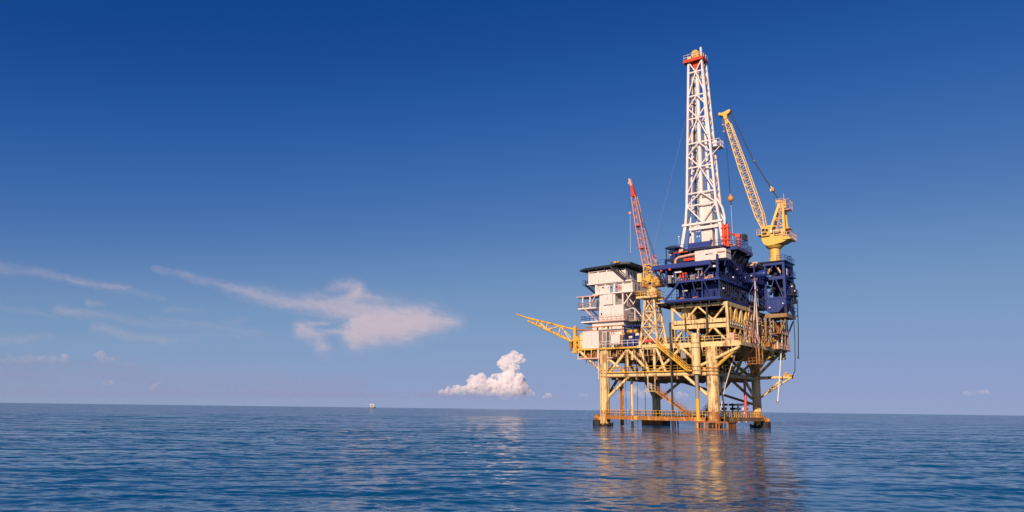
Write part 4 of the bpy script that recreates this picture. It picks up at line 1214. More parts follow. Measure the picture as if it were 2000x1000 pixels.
    P('strut', T.mb().beam((2.0, -8.3, 34.3), (3.4, -8.3, 32.6), .2), NAVY)
    # right hand platform with railings
    rp = P('side_platform', T.mb().box(12.6, 15.7, -6.1, 2.6, 35.75, 35.95), NAVY)
    P('edge_girder', T.mb().beam((12.6, -6.2, 35.65), (15.8, -6.2, 35.65), .2, .7), BLUEL, rp)
    P('edge_girder', T.mb().beam((15.8, -6.2, 35.65), (15.8, 2.6, 35.65), .2, .7), BLUEL, rp)
    b = T.mb()
    for y in (-5.5, -3, -.5, 2.2): b.beam((15.6, y, 35.5), (13.9, y, 33.0), .25); b.beam((14, y, 35.3), (15.7, y, 35.3), .2, .5)
    P('bracket', b, NAVY, rp)
    b = T.mb().rail([(13.2, -6.1, 36), (15.7, -6.1, 36), (15.7, 2.5, 36), (13.8, 2.5, 36)], h=1.2, gap=.9, r=.05, mid=3)
    b.rail([(15.7, -2.8, 37.1), (15.7, .4, 37.1), (14.2, .4, 37.1)], h=1.6, gap=.8, r=.05, mid=3)
    P('handrail', b, BLUEL, rp)
    P('machinery', T.mb().box(14.6, 15.3, -5.7, -5.0, 36.0, 36.6), PINKW, rp)
    # body behind, closing the right side down to the truss
    P('wall', T.mb().box(14.0, 14.2, -8.4, 8.6, 28.7, 33.3), NAVY)
    b = T.mb()
    for y in (-8, -4.5, -1, 2.5, 6): b.box(14.2, 14.42, y - .15, y + .15, 28.7, 33.3)
    for a, c_ in ((-8, -4.5), (-4.5, -1), (-1, 2.5), (2.5, 6)): b.beam((14.3, a, 28.8), (14.3, c_, 33.2), .16)
    P('side_frame', b, BLUE)
    P('ladder', T.mb().stair((14.9, -8.0, 32.6), (15.5, 2.6, 28.8), w=.8), BLUE)
    P('handrail', T.mb().rail([(14.5, -12, 28.8), (14.5, 8.6, 28.8)], gap=1.6, r=.045), BLUE)
    b = T.mb()
    for i in range(26):
        y = lr.uniform(-11, 8); z = lr.uniform(25, 33); b.tube((14.5 + lr.uniform(0, .4), y, z), (14.5 + lr.uniform(0, .4), y + lr.uniform(-1, 2.5), z + lr.uniform(-1.5, 1.5)), lr.uniform(.05, .14), n=6)
    P('pipework', b, BLUEL)
    for (y, z) in ((-9.5, 30.2), (-6, 29.6), (-3.4, 31.6), (1.2, 30.6), (4.6, 31.4), (-11.4, 26.6), (-1, 27.2)):
        P('floodlight', T.mb().box(14.45, 14.75, y, y + .32, z, z + .24), LAMPW)
build_module()

# red gas cylinders and the red handling machine on the side platform
T = Thing('surge_cylinders', 'pair of tall bright red cylinders standing beside the foot of the derrick', 'cylinder', (13.7, -6.4, 36))
for x in (13.3, 14.1):
    b = T.mb().tube((x, -6.5, 36.6), (x, -6.5, 40.4), .36, n=14); b.ball((x, -6.5, 40.4), .36); b.ball((x, -6.5, 36.6), .36)
    T.part('cylinder', b, RED)
b = T.mb()
for z in (36.3, 38.0, 39.8): b.box(12.8, 14.6, -6.9, -6.1, z, z + .18)
b.tube((12.9, -6.7, 37.3), (14.6, -6.7, 37.3), .28); b.box(12.9, 14.5, -6.9, -6.2, 35.9, 36.3)
T.part('bracket', b, RED)
T = Thing('pipe_handler', 'faded red handling machine with an arm behind the railing of the side platform', 'machine', (14.6, -2, 36))
b = T.mb().tube((14.7, -2.2, 36), (14.7, -2.2, 38.6), .34, n=12)
for z in (36.5, 37.2, 37.9): b.tube((14.7, -2.2, z), (14.7, -2.2, z + .25), .48, n=12)
T.part('column', b, PINKRED)
b = T.mb().beam((13.0, -3.4, 39.6), (15.6, .4, 38.7), .35); b.box(14.2, 15.2, -2.7, -1.7, 38.5, 39.3)
T.part('arm', b, PINKRED)
b = T.mb().box(15.2, 15.8, -1.5, .2, 38.2, 39.4)
T.part('head', b, NAVY)

# ------------------------------------------------------------------ derrick
def build_derrick():
    T = Thing('drilling_derrick', 'tall white lattice drilling derrick with a red crown platform on top', 'derrick', (7.3, -1.7, 36))
    P = T.part
    D = 2.3
    yf = -3.0
    Lx = [(42.6, 3.55), (46.7, 4.0), (58.5, 4.6), (79.9, 5.65)]
    Rx = [(42.6, 11.2), (46.7, 10.6), (58.5, 9.95), (79.9, 8.75)]
    def ix(tab, z): return float(np.interp(z, [a for a, _ in tab], [b_ for _, b_ in tab]))
    def leg_pts(tab, y): return [(x, y, z) for z, x in tab]
    for tab in (Lx, Rx):
        for y in (yf, yf + D):
            b = T.mb()
            pts = leg_pts(tab, y)
            for p, q in zip(pts[:-1], pts[1:]): b.beam(p, q, .46, .42, up=(0, 1, 0))
            P('leg', b, MAST)
    for sx, tab in ((-1, Lx), (1, Rx)):
        x = tab[0][1]
        for y in (yf, yf + D + .6):
            P('foot', T.mb().beam((x, y, 42.6), (x + sx * (1.15 if sx < 0 else .9), y - .4 if y == yf else y + .6, 36.0), .62, .5, up=(0, 1, 0)), MAST)
    P('foot', T.mb().beam((4.9, yf + .6, 42.2), (4.9, yf + .6, 36.0), .5, .5), MAST)
    P('foot', T.mb().beam((10.3, yf + .4, 42.2), (10.2, yf + .4, 36.0), .5, .5), MAST)
    zs = [42.6, 46.7, 49.4, 55.2, 60.7, 66.4, 71.7, 77.3, 79.9]
    # front and back faces: bars and alternating bracing
    for y, w in ((yf - .06, .155), (yf + D, .13)):
        b = T.mb()
        for i, z in enumerate(zs[1:-1]): b.beam((ix(Lx, z), y, z), (ix(Rx, z), y, z), .2, .27)
        def c(z): return ((ix(Lx, z) + ix(Rx, z)) / 2, y, z)
        def l(z): return (ix(Lx, z), y, z)
        def r(z): return (ix(Rx, z), y, z)
        b.tube(l(46.7), c(42.8), w); b.tube(r(46.7), c(42.8), w)
        b.tube(c(49.4), l(46.7), w); b.tube(c(49.4), r(46.7), w)
        b.tube(c(55.2), l(49.4), w); b.tube(c(55.2), r(49.4), w)
        b.tube(c(60.7), l(58), w); b.tube(c(60.7), r(58), w); b.tube(c(55.2), l(58), w); b.tube(c(55.2), r(58), w)
        b.tube(c(66.4), l(60.7), w); b.tube(c(66.4), r(60.7), w)
        b.tube(c(66.4), l(69), w); b.tube(c(66.4), r(69), w); b.tube(c(71.7), l(69), w); b.tube(c(71.7), r(69), w)
        b.tube(c(77.3), l(71.7), w); b.tube(c(77.3), r(71.7), w)
        b.tube(c(77.3), l(79.9), w); b.tube(c(77.3), r(79.9), w)
        P('face_bracing', b, MAST)
    for tab in (Lx, Rx):
        b = T.mb()
        z = 42.6; k = 0
        while z < 79:
            z2 = min(79.9, z + 2.35)
            b.tube((ix(tab, z), yf, z), (ix(tab, z), yf + D, z), .12, n=5)
            p, q = (yf, yf + D) if k % 2 else (yf + D, yf)
            b.tube((ix(tab, z), p, z), (ix(tab, z2), q, z2), .13, n=5)
            z = z2; k += 1
        P('side_bracing', b, MAST)
    P('base_beam', T.mb().beam((2.9, yf - .2, 42.5), (11.9, yf - .2, 42.5), .55, .42), MAST)
    P('base_beam', T.mb().beam((4.4, yf - .1, 41.5), (10.9, yf - .1, 41.5), .4, .62), MAST)
    P('base_beam', T.mb().beam((2.9, yf + D, 42.5), (11.9, yf + D, 42.5), .5, .42), MAST)
    # guide columns, ladder and the travelling machine inside
    P('guide_column', T.mb().tube((6.95, yf + .9, 42), (7.2, yf + .9, 79.5), .44, n=12), MAST)
    P('guide_column', T.mb().tube((8.8, yf + 1.3, 42), (8.3, yf + 1.3, 63.0), .32, n=10), MAST)
    b = T.mb().tube((7.75, yf + .8, 49), (7.75, yf + .8, 63), .05, n=5); b.tube((8.15, yf + .8, 49), (8.15, yf + .8, 63), .05, n=5)
    for i in range(40): b.tube((7.75, yf + .8, 49.2 + i * .34), (8.15, yf + .8, 49.2 + i * .34), .04, n=4)
    P('ladder', b, GREY)
    P('ladder', T.mb().zig((5.35, yf + 1.6, 40), (6.35, yf + 1.6, 79), (5.95, yf + 1.6, 40), (6.75, yf + 1.6, 79), 44, .07, ties=True).tube((5.35, yf + 1.6, 40), (6.35, yf + 1.6, 79), .09).tube((5.95, yf + 1.6, 40), (6.75, yf + 1.6, 79), .09), MAST)
    td = P('travelling_machine', T.mb().box(6.6, 9.4, yf + .6, yf + 2.0, 42.6, 47.2).box(7.0, 9.2, yf + .5, yf + 1.8, 47.2, 49.6).box(6.9, 9.3, yf + .4, yf + 1.9, 37.0, 41.2), WHITE)
    P('machine_detail', T.mb().box(7.3, 8.8, yf + .35, yf + .7, 48.2, 48.6).tube((6.5, yf + .7, 43), (6.5, yf + .7, 49.6), .16).tube((9.4, yf + .6, 41), (9.4, yf + .6, 47), .13).box(6.6, 9.5, yf + .4, yf + .6, 41.25, 41.6), GREY, td)
    b = T.mb()
    b.beam((5.55, yf + 1.05, 44), (6.2, yf + 1.05, 78), .3, .2, up=(0, 1, 0))
    P('cable_tray', b, DARK)
    # pipes down the right side
    P('stand_pipe', T.mb().path([(11.0, yf - .4, 47.2), (12.3, yf - .9, 44.8), (12.75, yf - 1.2, 42.6), (12.8, yf - 1.6, 41.0)], .24, n=10), MAST)
    P('aerial', T.mb().beam((9.35, yf - .25, 62.0), (8.75, yf - .25, 82.6), .36, .36, up=(0, 1, 0)), MAST)
    # racking platform on the right
    rb = P('racking_platform', T.mb().box(9.9, 12.0, yf - .2, yf + 2.2, 58.9, 59.05), GREY)
    P('handrail', T.mb().rail([(10, yf - .2, 59), (12, yf - .2, 59), (12, yf + 2.2, 59), (10, yf + 2.2, 59)], h=1.6, gap=.7, r=.06), MAST, rb)
    P('strut', T.mb().beam((12.0, yf, 58.9), (10.0, yf, 57.2), .16).box(10.5, 11.2, yf, yf + 1, 59.05, 60.4), MAST, rb)
    # crown
    cp = P('crown_platform', T.mb().box(4.75, 9.1, yf - .6, yf + D + .1, 79.9, 80.2), RED)
    b = T.mb().beam((4.7, yf - .65, 80.05), (9.15, yf - .65, 80.05), .2, .7); b.beam((9.15, yf - .65, 80.05), (9.15, yf + D + .1, 80.05), .2, .6); b.beam((4.7, yf - .65, 80.05), (4.7, yf + D + .1, 80.05), .2, .6)
    b.prism([(6.3, yf + .2, 79.8), (8.3, yf + .2, 79.8), (7.6, yf + .2, 77.9), (7.0, yf + .2, 77.9)], (0, 1.0, 0))
    P('crown_beam', b, RED, cp)
    P('handrail', T.mb().rail([(4.7, yf - .6, 80.4), (9.1, yf - .6, 80.4), (9.1, yf + D, 80.4), (4.7, yf + D, 80.4), (4.7, yf - .6, 80.4)], h=1.15, gap=1.1, r=.05), WHITE, cp)
    P('crown_sheave', T.mb().tube((7.4, yf - .5, 81.4), (7.4, yf + .9, 81.4), .9, n=20).box(6.7, 8.3, yf - .45, yf + .85, 80.3, 81.5), YEL, cp)
    P('crown_block', T.mb().box(5.6, 6.5, yf - .6, yf + .4, 80.3, 81.0).box(8.6, 9.0, yf + .4, yf + 1.6, 80.2, 81.4), CREAM, cp)
    # guy lines
    P('guy_line', T.mb().tube((4.4, yf - .2, 66), (-1.5, -9, 36.5), .02, n=4), GREY)
build_derrick()

# ------------------------------------------------------------------ blue tower at the back right and the pipe deck that joins it
def build_tower():
    T = Thing('crane_tower', 'dark blue braced steel tower under the bright yellow crane, with a hopper shaped bottom', 'tower', (18.4, 11, 23.6))
    P = T.part; lr = random.Random(21)
    x0, x1, y0, y1 = 16.4, 20.4, 8.0, 13.6
    for x in (x0, x1):
        for y in (y0, y1):
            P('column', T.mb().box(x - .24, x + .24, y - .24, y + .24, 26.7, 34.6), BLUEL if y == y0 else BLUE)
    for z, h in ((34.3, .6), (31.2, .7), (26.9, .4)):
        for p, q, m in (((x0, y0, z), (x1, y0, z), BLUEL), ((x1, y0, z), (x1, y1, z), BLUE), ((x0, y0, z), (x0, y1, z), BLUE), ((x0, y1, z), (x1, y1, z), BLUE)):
            P('girder', T.mb().beam(p, q, .42, h), m)
    xm = (x0 + x1) / 2
    for p, q in (((xm - .2, y0, 34.2), (x0 + .5, y0, 31.5)), ((xm + .2, y0, 34.2), (x1 - .5, y0, 31.5)), ((xm - .2, y0, 31), (x0 + .5, y0, 27)), ((xm + .2, y0, 31), (x1 - .4, y0, 27)),
                 ((x1, y0 + .4, 31.4), (x1, y1 - .4, 34)), ((x1, y0 + .4, 27), (x1, y1 - .4, 31)), ((x1, y1 - .4, 27), (x1, y0 + .4, 31))):
        P('brace', T.mb().beam(p, q, .2), BLUEL)
    for sx in (-1, 1):
        P('brace_sleeve', T.mb().tube((xm + sx * .85, y0 - .12, 33.3), (xm + sx * 1.35, y0 - .12, 32.2), .17), YEL)
    P('top_deck', T.mb().box(x0 - 3.2, x1 + .6, y0 - .5, y1 + .5, 34.62, 34.86), NAVY)
    P('mid_deck', T.mb().box(x0, x1, y0 + .3, y1, 31.0, 31.1), NAVY)
    P('handrail', T.mb().rail([(x1 - 1.2, y0 - .4, 34.86), (x1 + .5, y0 - .4, 34.86), (x1 + .5, y1 + .4, 34.86)], gap=.9, r=.045), BLUE)
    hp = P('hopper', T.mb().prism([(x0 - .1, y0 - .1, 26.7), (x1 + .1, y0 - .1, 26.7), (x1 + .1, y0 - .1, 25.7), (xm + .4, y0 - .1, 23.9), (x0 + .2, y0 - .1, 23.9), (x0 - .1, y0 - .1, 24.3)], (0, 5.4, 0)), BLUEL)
    b = T.mb()
    for x in (17.3, 18.4, 19.5): b.box(x - .05, x + .05, y0 - .18, y0 - .1, 24.3 if x < 19 else 25.3, 26.6)
    P('rib', b, BLUE, hp)
    b = T.mb().ball((17.1, y0 - .3, 24.9), .22); b.ball((19.9, y0 - .3, 25.6), .18); b.ball((21.3, 10, 29.4), .2); b.ball((21.8, 10, 28.4), .18); b.ball((16.0, y0 - .4, 30.6), .2)
    P('lamp', b, LAMPW)
    P('back_wall', T.mb().box(x0, x1, y1 - .2, y1 - .1, 26.8, 34.3), NAVY)
    for x, y in ((20.2, 8.5), (20.2, 13.4)):
        P('leg_post', T.mb().beam((x, y, 23.6), (x, y, 26.6), .5), NAVY)
    b = T.mb().beam((20.4, 8.2, 25.5), (20.2, 13.4, 23.8), .25); b.beam((20.4, 13.4, 25.5), (20.2, 8.4, 23.8), .25)
    P('brace', b, BLUE)
    P('sign', T.mb().box(20.66, 20.72, 8.9, 10.2, 31.8, 33.2), LAMPW)
    # caged ladder and landings on the outer side
    b = T.mb().rail([(20.7, 9.0, 31.5), (21.6, 9.0, 31.5), (21.6, 12.0, 31.5)], gap=.8, r=.045)
    b.box(20.6, 21.7, 9, 12.1, 31.3, 31.42)
    for z in np.arange(32.4, 36, .7): b.path([(20.8, 9.6, z), (21.4, 9.4, z), (21.4, 10.4, z), (20.8, 10.5, z)], .045, n=4)
    for x, y in ((21.4, 9.4), (21.4, 10.4), (20.8, 9.6)): b.tube((x, y, 31.4), (x, y, 36), .045, n=4)
    P('caged_ladder', b, BLUE)
    b = T.mb().box(20.5, 21.7, 9.4, 12.8, 27.5, 27.75)
    b.rail([(20.6, 9.4, 27.75), (21.7, 9.4, 27.75), (21.7, 12.7, 27.75)], gap=.9, r=.05)
    b.beam((20.5, 11, 25.2), (21.6, 11, 27.5), .2); b.box(20.8, 21.5, 10.5, 12.0, 25.9, 27.4); b.box(20.9, 21.5, 10.2, 11.8, 28, 30.2)
    P('landing', b, NAVY)
    b = T.mb()
    for i in range(16):
        y = lr.uniform(9, 13); z = lr.uniform(24, 29); b.tube((20.8 + lr.uniform(-.3, .9), y, z), (20.8 + lr.uniform(-.3, .9), y + lr.uniform(-1, 1), z + lr.uniform(-1.6, 1.6)), .07, n=5)
    b.path([(20.6, 9.5, 23.7), (21.6, 9.5, 23.4), (21.6, 9.5, 27.4)], .06); b.path([(20.6, 12, 23.4), (21.6, 12, 23.2), (21.6, 9.5, 23.4)], .06)
    P('pipework', b, BLUE)
    b = T.mb()
    for i in range(30):
        x = lr.uniform(16.6, 20); z = lr.uniform(27.2, 33.8); y = lr.uniform(8.6, 12)
        b.box(x - .3, x + .3, y, y + .8, z, z + lr.uniform(.3, 1))
    P('machinery', b, NAVY)
    # link to the drilling module: stores deck, gangways, pressure vessel
    P('link_deck', T.mb().box(14.3, 16.2, 1.5, 13.5, 29.9, 30.1).box(14.3, 16.3, 3, 13.5, 33.0, 33.2), NAVY)
    P('link_girder', T.mb().beam((14.3, 1.4, 29.95), (16.4, 1.4, 29.95), .25, .7).beam((16.35, 1.5, 29.95), (16.35, 8, 29.95), .2, .6), BLUEL)
    P('handrail', T.mb().rail([(14.4, 1.4, 30.3), (16.4, 1.4, 30.3), (16.4, 8, 30.3)], gap=.9, r=.045), BLUEL)
    P('vessel', T.mb().tube((14.6, 5.5, 31.9), (17.0, 5.5, 31.9), .8, n=18).ball((17.0, 5.5, 31.9), .8).ball((14.6, 5.5, 31.9), .8), BLUEL)
    b = T.mb()
    for i in range(9): b.tube((14.0 + i * .3, 3.2 + (i % 2) * .3, 33.35 + (i % 3) * .22), (14.0 + i * .3, 12, 33.35 + (i % 3) * .22), .14, n=7)
    P('stored_pipe', b, GREY)
    P('stored_pipe', T.mb().tube((14.2, 3.0, 33.9), (16.2, 4.2, 34.2), .22).tube((14.0, 2.8, 33.5), (15.6, 3.4, 33.6), .25), PINKW)
    P('link_wall', T.mb().box(14.5, 16.2, 8.5, 8.7, 24.5, 33), NAVY)
    for p, q in (((14.4, 1.5, 26.0), (16.3, 1.6, 29.6)), ((16.3, 7.9, 26.0), (16.3, 2, 29.6)), ((14.4, 7.8, 33), (16.3, 7.8, 30.2))): P('brace', T.mb().beam(p, q, .16), BLUEL)
    P('link_post', T.mb().box(16.2, 16.45, 1.5, 1.75, 24.6, 33.2).box(16.2, 16.45, 7.6, 7.85, 24.6, 33.2), BLUE)
    b = T.mb()
    for i in range(30):
        y = lr.uniform(2, 7.8); z = lr.uniform(25, 29); b.tube((16 + lr.uniform(-.8, .3), y, z), (16 + lr.uniform(-.8, .3), y + lr.uniform(-1.4, 1.4), z + lr.uniform(-2, 2)), .07, n=5)
    P('pipework', b, BLUE)
    P('link_base', T.mb().box(14.4, 16.4, 1.6, 8.4, 24.4, 24.7), NAVY)
build_tower()

# ------------------------------------------------------------------ cranes
def lattice_boom(T, heel, tip, side, w0, w1, mat, tipmat=None, tipfrac=.06, n=22, r=.13, heel_taper=.12, bm=None):
    heel, tip = Vector(heel), Vector(tip)
    d = (tip - heel); u = d.normalized(); s = Vector(side).normalized(); t = u.cross(s).normalized()
    def corner(f, a, c):
        w = w0 if f < .55 else w0 + (w1 - w0) * (f - .55) / .45
        k = min(1, .35 + f / heel_taper * .65) if f < heel_taper else 1
        return heel + d * f + s * a * w / 2 + t * c * w * k / 2
    fs = [0, heel_taper, .55, 1 - tipfrac, 1]
    for a in (-1, 1):
        for c in (-1, 1):
            b = T.mb()
            for f, g in zip(fs[:-2], fs[1:-1]): b.tube(corner(f, a, c), corner(g, a, c), r, n=8)
            T.part('chord', b, mat)
    b = T.mb()
    F = np.linspace(0.02, 1 - tipfrac, n + 1)
    for i in range(n):
        f, g = F[i], F[i + 1]
        for (a, c), (e, h) in (((-1, -1), (1, -1)), ((1, -1), (1, 1)), ((1, 1), (-1, 1)), ((-1, 1), (-1, -1))):
            p, q = corner(f, a, c), corner(g, e, h)
            if i % 2: p, q = corner(f, e, h), corner(g, a, c)
            b.tube(p, q, r * .5, n=5)
            if i % 2 == 0: b.tube(corner(f, a, c), corner(f, e, h), r * .5, n=5)
    T.part('lacing', b, bm or mat)
    # solid tip box
    b = T.mb()
    q = [corner(1 - tipfrac, a, c) for a, c in ((-1, -1), (1, -1), (1, 1), (-1, 1))]
    w = [corner(1, a * .6, c * .6) for a, c in ((-1, -1), (1, -1), (1, 1), (-1, 1))]
    b.add(q + w, [(0, 1, 2, 3), (7, 6, 5, 4), (0, 4, 5, 1), (1, 5, 6, 2), (2, 6, 7, 3), (3, 7, 4, 0)])
    T.part('boom_tip', b, tipmat or mat)
    return u, s, t

T = Thing('pedestal_crane', 'bright yellow pedestal crane with a long lattice boom, standing on the blue tower', 'crane', (18.3, 10, 34.8), 'pedestal cranes on the platform')
P = T.part
b = T.mb().tube((18.2, 10, 34.8), (18.2, 10, 38.2), 1.05, n=28); b.tube((18.2, 10, 34.8), (18.2, 10, 35.3), 1.35, 1.1, n=28)
for i in range(6):
    a = i * 1.047; b.box(18.2 + 1.15 * math.cos(a) - .05, 18.2 + 1.15 * math.cos(a) + .05, 10 + 1.15 * math.sin(a) - .05, 10 + 1.15 * math.sin(a) + .05, 34.8, 36)
P('pedestal', b, CRANEY)
b = T.mb().tube((18.2, 10, 38.0), (18.2, 10, 38.5), 1.4, 1.9, n=28)
P('slew_ring', b, CRANEY)
b = T.mb().prism([(16.0, 8.4, 39.8), (15.9, 8.4, 41.2), (20.6, 8.4, 40.6), (21.6, 8.4, 40.4), (22.0, 8.4, 39.6), (20.4, 8.4, 38.9), (17.4, 8.4, 38.4), (16.4, 8.4, 38.9)], (0, 3.2, 0))
P('machine_house', b, CRANEY)
c = P('operator_cabin', T.mb().box(16.1, 17.8, 7.9, 9.4, 40.6, 42.5), CRANEY)
P('pane', T.mb().box(16.3, 16.9, 7.86, 7.92, 41.6, 42.2).box(17.1, 17.6, 7.86, 7.92, 41.5, 42.1), WIN, c)
P('pane', T.mb().box(16.35, 17.3, 7.86, 7.92, 40.8, 41.35), DARK, c)
P('machinery', T.mb().box(18.6, 20.6, 8.2, 10.5, 40.5, 41.7).tube((18.9, 8.1, 41.3), (20.3, 8.1, 41.3), .45), CREAM)
P('lamp', T.mb().box(18.0, 18.4, 8.2, 8.5, 41.2, 41.8), LAMPW)
P('deck', T.mb().box(15.0, 16.2, 8.2, 11, 41.0, 41.15).box(20.6, 22.3, 8.2, 12, 39.4, 39.55).box(19.8, 22.0, 8.6, 11, 41.8, 41.92), CRANEY)
P('handrail', T.mb().rail([(20.6, 8.2, 39.6), (22.3, 8.2, 39.6), (22.3, 12, 39.6)], h=1.4, gap=.7, r=.06).rail([(15.0, 8.2, 41.1), (16.2, 8.2, 41.1)], gap=.6, r=.05), PINKW)
# A frame
for y in (8.5, 11.2):
    P('a_frame_leg', T.mb().beam((17.6, y, 41.0), (20.0, 9.85 + (y - 9.85) * .4, 48.0), .5, .45), CRANEY)
    P('a_frame_leg', T.mb().beam((20.9, y, 40.6), (20.7, 9.85 + (y - 9.85) * .4, 47.8), .45, .45), CRANEY)
b = T.mb()
for f in (.25, .5, .75):
    p = Vector((17.6, 8.5, 41)).lerp(Vector((20.0, 9.3, 48)), f); q = Vector((20.9, 8.5, 40.6)).lerp(Vector((20.7, 9.3, 47.8)), f)
    b.beam(p, q, .2)
    b.beam(q, Vector((17.6, 8.5, 41)).lerp(Vector((20.0, 9.3, 48)), min(1, f + .25)), .15)
P('a_frame_lacing', b, CRANEY)
P('a_frame_ladder', T.mb().zig((19.2, 8.3, 41.5), (20.3, 9.0, 47), (19.7, 8.3, 41.5), (20.6, 9.0, 47), 14, .05).tube((19.2, 8.3, 41.5), (20.3, 9.0, 47), .06), PINKW)
P('head_block', T.mb().box(19.7, 21.3, 9.2, 10.6, 46.6, 48.3).tube((19.9, 9.0, 48.1), (19.9, 10.8, 48.1), .5, n=14), CRANEY)
P('head_platform', T.mb().box(20.6, 22.2, 8.9, 10.8, 46.0, 46.15).rail([(20.7, 8.9, 46.1), (22.2, 8.9, 46.1), (22.2, 10.8, 46.1)], h=2.2, gap=.8, r=.06).rail([(19.4, 8.8, 47.3), (21.2, 8.8, 47.3)], h=1.3, gap=.8, r=.06).tube((20.9, 9.6, 48.3), (20.9, 9.6, 49.8), .05), PINKW)
b = T.mb().tube((16.5, 8.3, 42.4), (16.5, 11.2, 42.4), .3)
b.box(15.9, 17.0, 8.5, 9.1, 41, 42.8); b.box(15.9, 17.0, 10.5, 11.1, 41, 42.8); b.tube((17.4, 9.3, 42.3), (17.4, 10.4, 42.3), .9, n=18)
P('boom_hinge', b, CRANEY)
lattice_boom(T, (16.3, 9.8, 42.4), (8.9, 9.8, 70.0), (0, 1, 0), 1.6, 1.0, BOOMY, CRANEY, tipfrac=.05, n=30, r=.13, bm=BOOMY)
P('boom_head', T.mb().prism([(7.3, 9.3, 70.9), (7.3, 9.3, 71.4), (8.4, 9.3, 71.6), (9.8, 9.3, 72.0), (10.2, 9.3, 71.7), (9.7, 9.3, 71.1), (9.25, 9.3, 70.9), (9.2, 9.3, 69.9), (8.5, 9.3, 69.9), (8.3, 9.3, 70.8)], (0, 1.1, 0)).tube((7.6, 9.1, 71.3), (7.6, 10.6, 71.3), .35, n=12), CRANEY)
P('bridle', T.mb().box(18.1, 18.9, 9.5, 10.3, 50.8, 51.5).prism([(18.9, 9.6, 51.4), (18.2, 9.6, 52.1), (18.0, 9.6, 51.0)], (0, .7, 0)), CREAM)
for y in (9.4, 10.3):
    P('pendant_line', T.mb().tube((9.9, y, 71.6), (14.7, y, 58.6), .06, n=5).tube((14.7, y, 58.6), (18.4, y, 51.3), .06, n=5).tube((18.4, y, 51.1), (20.1, y, 48.2), .06, n=5), DARK)
P('pendant_joint', T.mb().ball((14.75, 9.85, 58.5), .3), GREY)

T = Thing('crane_hook', 'orange hook ball hanging on a thin line from the yellow crane boom', 'hook', (9.0, 9.8, 50.6), 'hook balls hanging from the cranes')
b = T.mb().ball((9.0, 9.8, 50.7), .62, n=16, k=10, sz=1.15); b.tube((9.0, 9.8, 51.3), (9.0, 9.8, 51.8), .2, .1)
T.part('ball', b, HELMET)
T.part('hook', T.mb().path([(9.0, 9.8, 50.1), (9.0, 9.8, 49.7), (9.2, 9.8, 49.45), (9.05, 9.8, 49.25), (8.85, 9.8, 49.4)], .09), DARK)
T.part('hoist_line', T.mb().tube((8.6, 9.8, 70.1), (9.0, 9.8, 51.7), .035, n=4).tube((8.3, 9.7, 70.3), (8.9, 9.75, 51.7), .03, n=4), DARK)
T.part('tag_line', T.mb().tube((9.0, 9.8, 49.3), (9.1, 9.8, 36.5), .035, n=4), LAMPW)
for x, z in ((8.0, 68.7), (9.0, 67.9), (8.2, 67.0)):
    T.part('limit_weight', T.mb().tube((x, 9.8, 70.2), (x, 9.8, z), .02, n=4).ball((x, 9.8, z), .24), PINKW)

T = Thing('pedestal_crane', 'smaller pedestal crane on a cream lattice tower, with a faded white boom and red tip', 'crane', (-1.5, -10, 16.3), 'pedestal cranes on the platform')
P = T.part
bx = [(-3.4, -11.9), (.5, -11.9), (.9, -8.4), (-3.0, -8.4)]
tx = [(-2.4, -11.0), (-.5, -11.0), (-.4, -9.2), (-2.3, -9.2)]
for (a, c), (e, f) in zip(bx, tx): P('tower_leg', T.mb().tube((a, c, 16.2), (e, f, 26.2), .27, n=12), CREAM)
b = T.mb()
for i in range(4):
    j = (i + 1) % 4
    A0, A1 = Vector((*bx[i], 16.2)), Vector((*tx[i], 26.2)); B0, B1 = Vector((*bx[j], 16.2)), Vector((*tx[j], 26.2))
    for k0, k1 in ((0.02, .38), (.40, .70), (.70, 1.0)):
        b.tube(A0.lerp(A1, k0), B0.lerp(B1, k1), .13, n=8); b.tube(B0.lerp(B1, k0), A0.lerp(A1, k1), .13, n=8)
    for k in (.39, .70): b.tube(A0.lerp(A1, k), B0.lerp(B1, k), .13, n=8)
P('tower_bracing', b, CREAM)
P('tower_base', T.mb().box(-3.9, 1.2, -12.2, -8, 16.1, 16.3).beam((-3.9, -12.3, 16.05), (1.0, -12.3, 16.05), .2, .55), CREAM)
P('boom_rest', T.mb().tube((-2.6, -11.4, 17.2), (-.4, -11.4, 17.3), .32, n=12).ball((-2.8, -11.4, 17.2), .45), PINKRED)
P('gangway', T.mb().beam((.2, -10.8, 24.6), (3.2, -10.8, 24.7), .5, .7).box(-.2, 1.6, -11, -10, 25.6, 25.75), CREAM)
P('platform', T.mb().box(-4.0, .7, -12.0, -8.0, 26.2, 26.4).beam((-4.0, -12.05, 26.25), (.7, -12.05, 26.25), .12, .4), CREAM)
P('handrail', T.mb().rail([(-4.0, -12.0, 26.4), (.7, -12.0, 26.4), (.7, -8, 26.4)], gap=.9, r=.05).rail([(-4, -12, 26.4), (-4, -8, 26.4)], gap=.9, r=.05), YEL)
P('pedestal', T.mb().tube((-1.0, -10.2, 26.4), (-1.0, -10.2, 28.0), 1.0, n=20).box(-1.8, .3, -11.4, -9.4, 26.5, 27.9), CREAM)
P('slew_ring', T.mb().tube((-1.3, -10.2, 28.0), (-1.3, -10.2, 28.5), 1.0, 1.3, n=20), CREAM)
P('machine_house', T.mb().box(-3.2, 1.2, -11.4, -8.9, 28.5, 28.85).box(-.4, .9, -11.0, -9.2, 28.85, 30.2).box(-2.9, -1.6, -10.8, -9.4, 28.85, 29.9), ORANGE)
P('operator_cabin', T.mb().box(-3.9, -2.9, -11.6, -10.2, 29.6, 31.4), CREAM)
for x, y in ((-2.8, -11.2), (.6, -11.2), (-2.8, -9.2), (.6, -9.2)):
    P('gantry_leg', T.mb().beam((x, y, 28.8), (-1.3 + (x + 1.3) * .75, y, 33.2), .2), CRANEY)
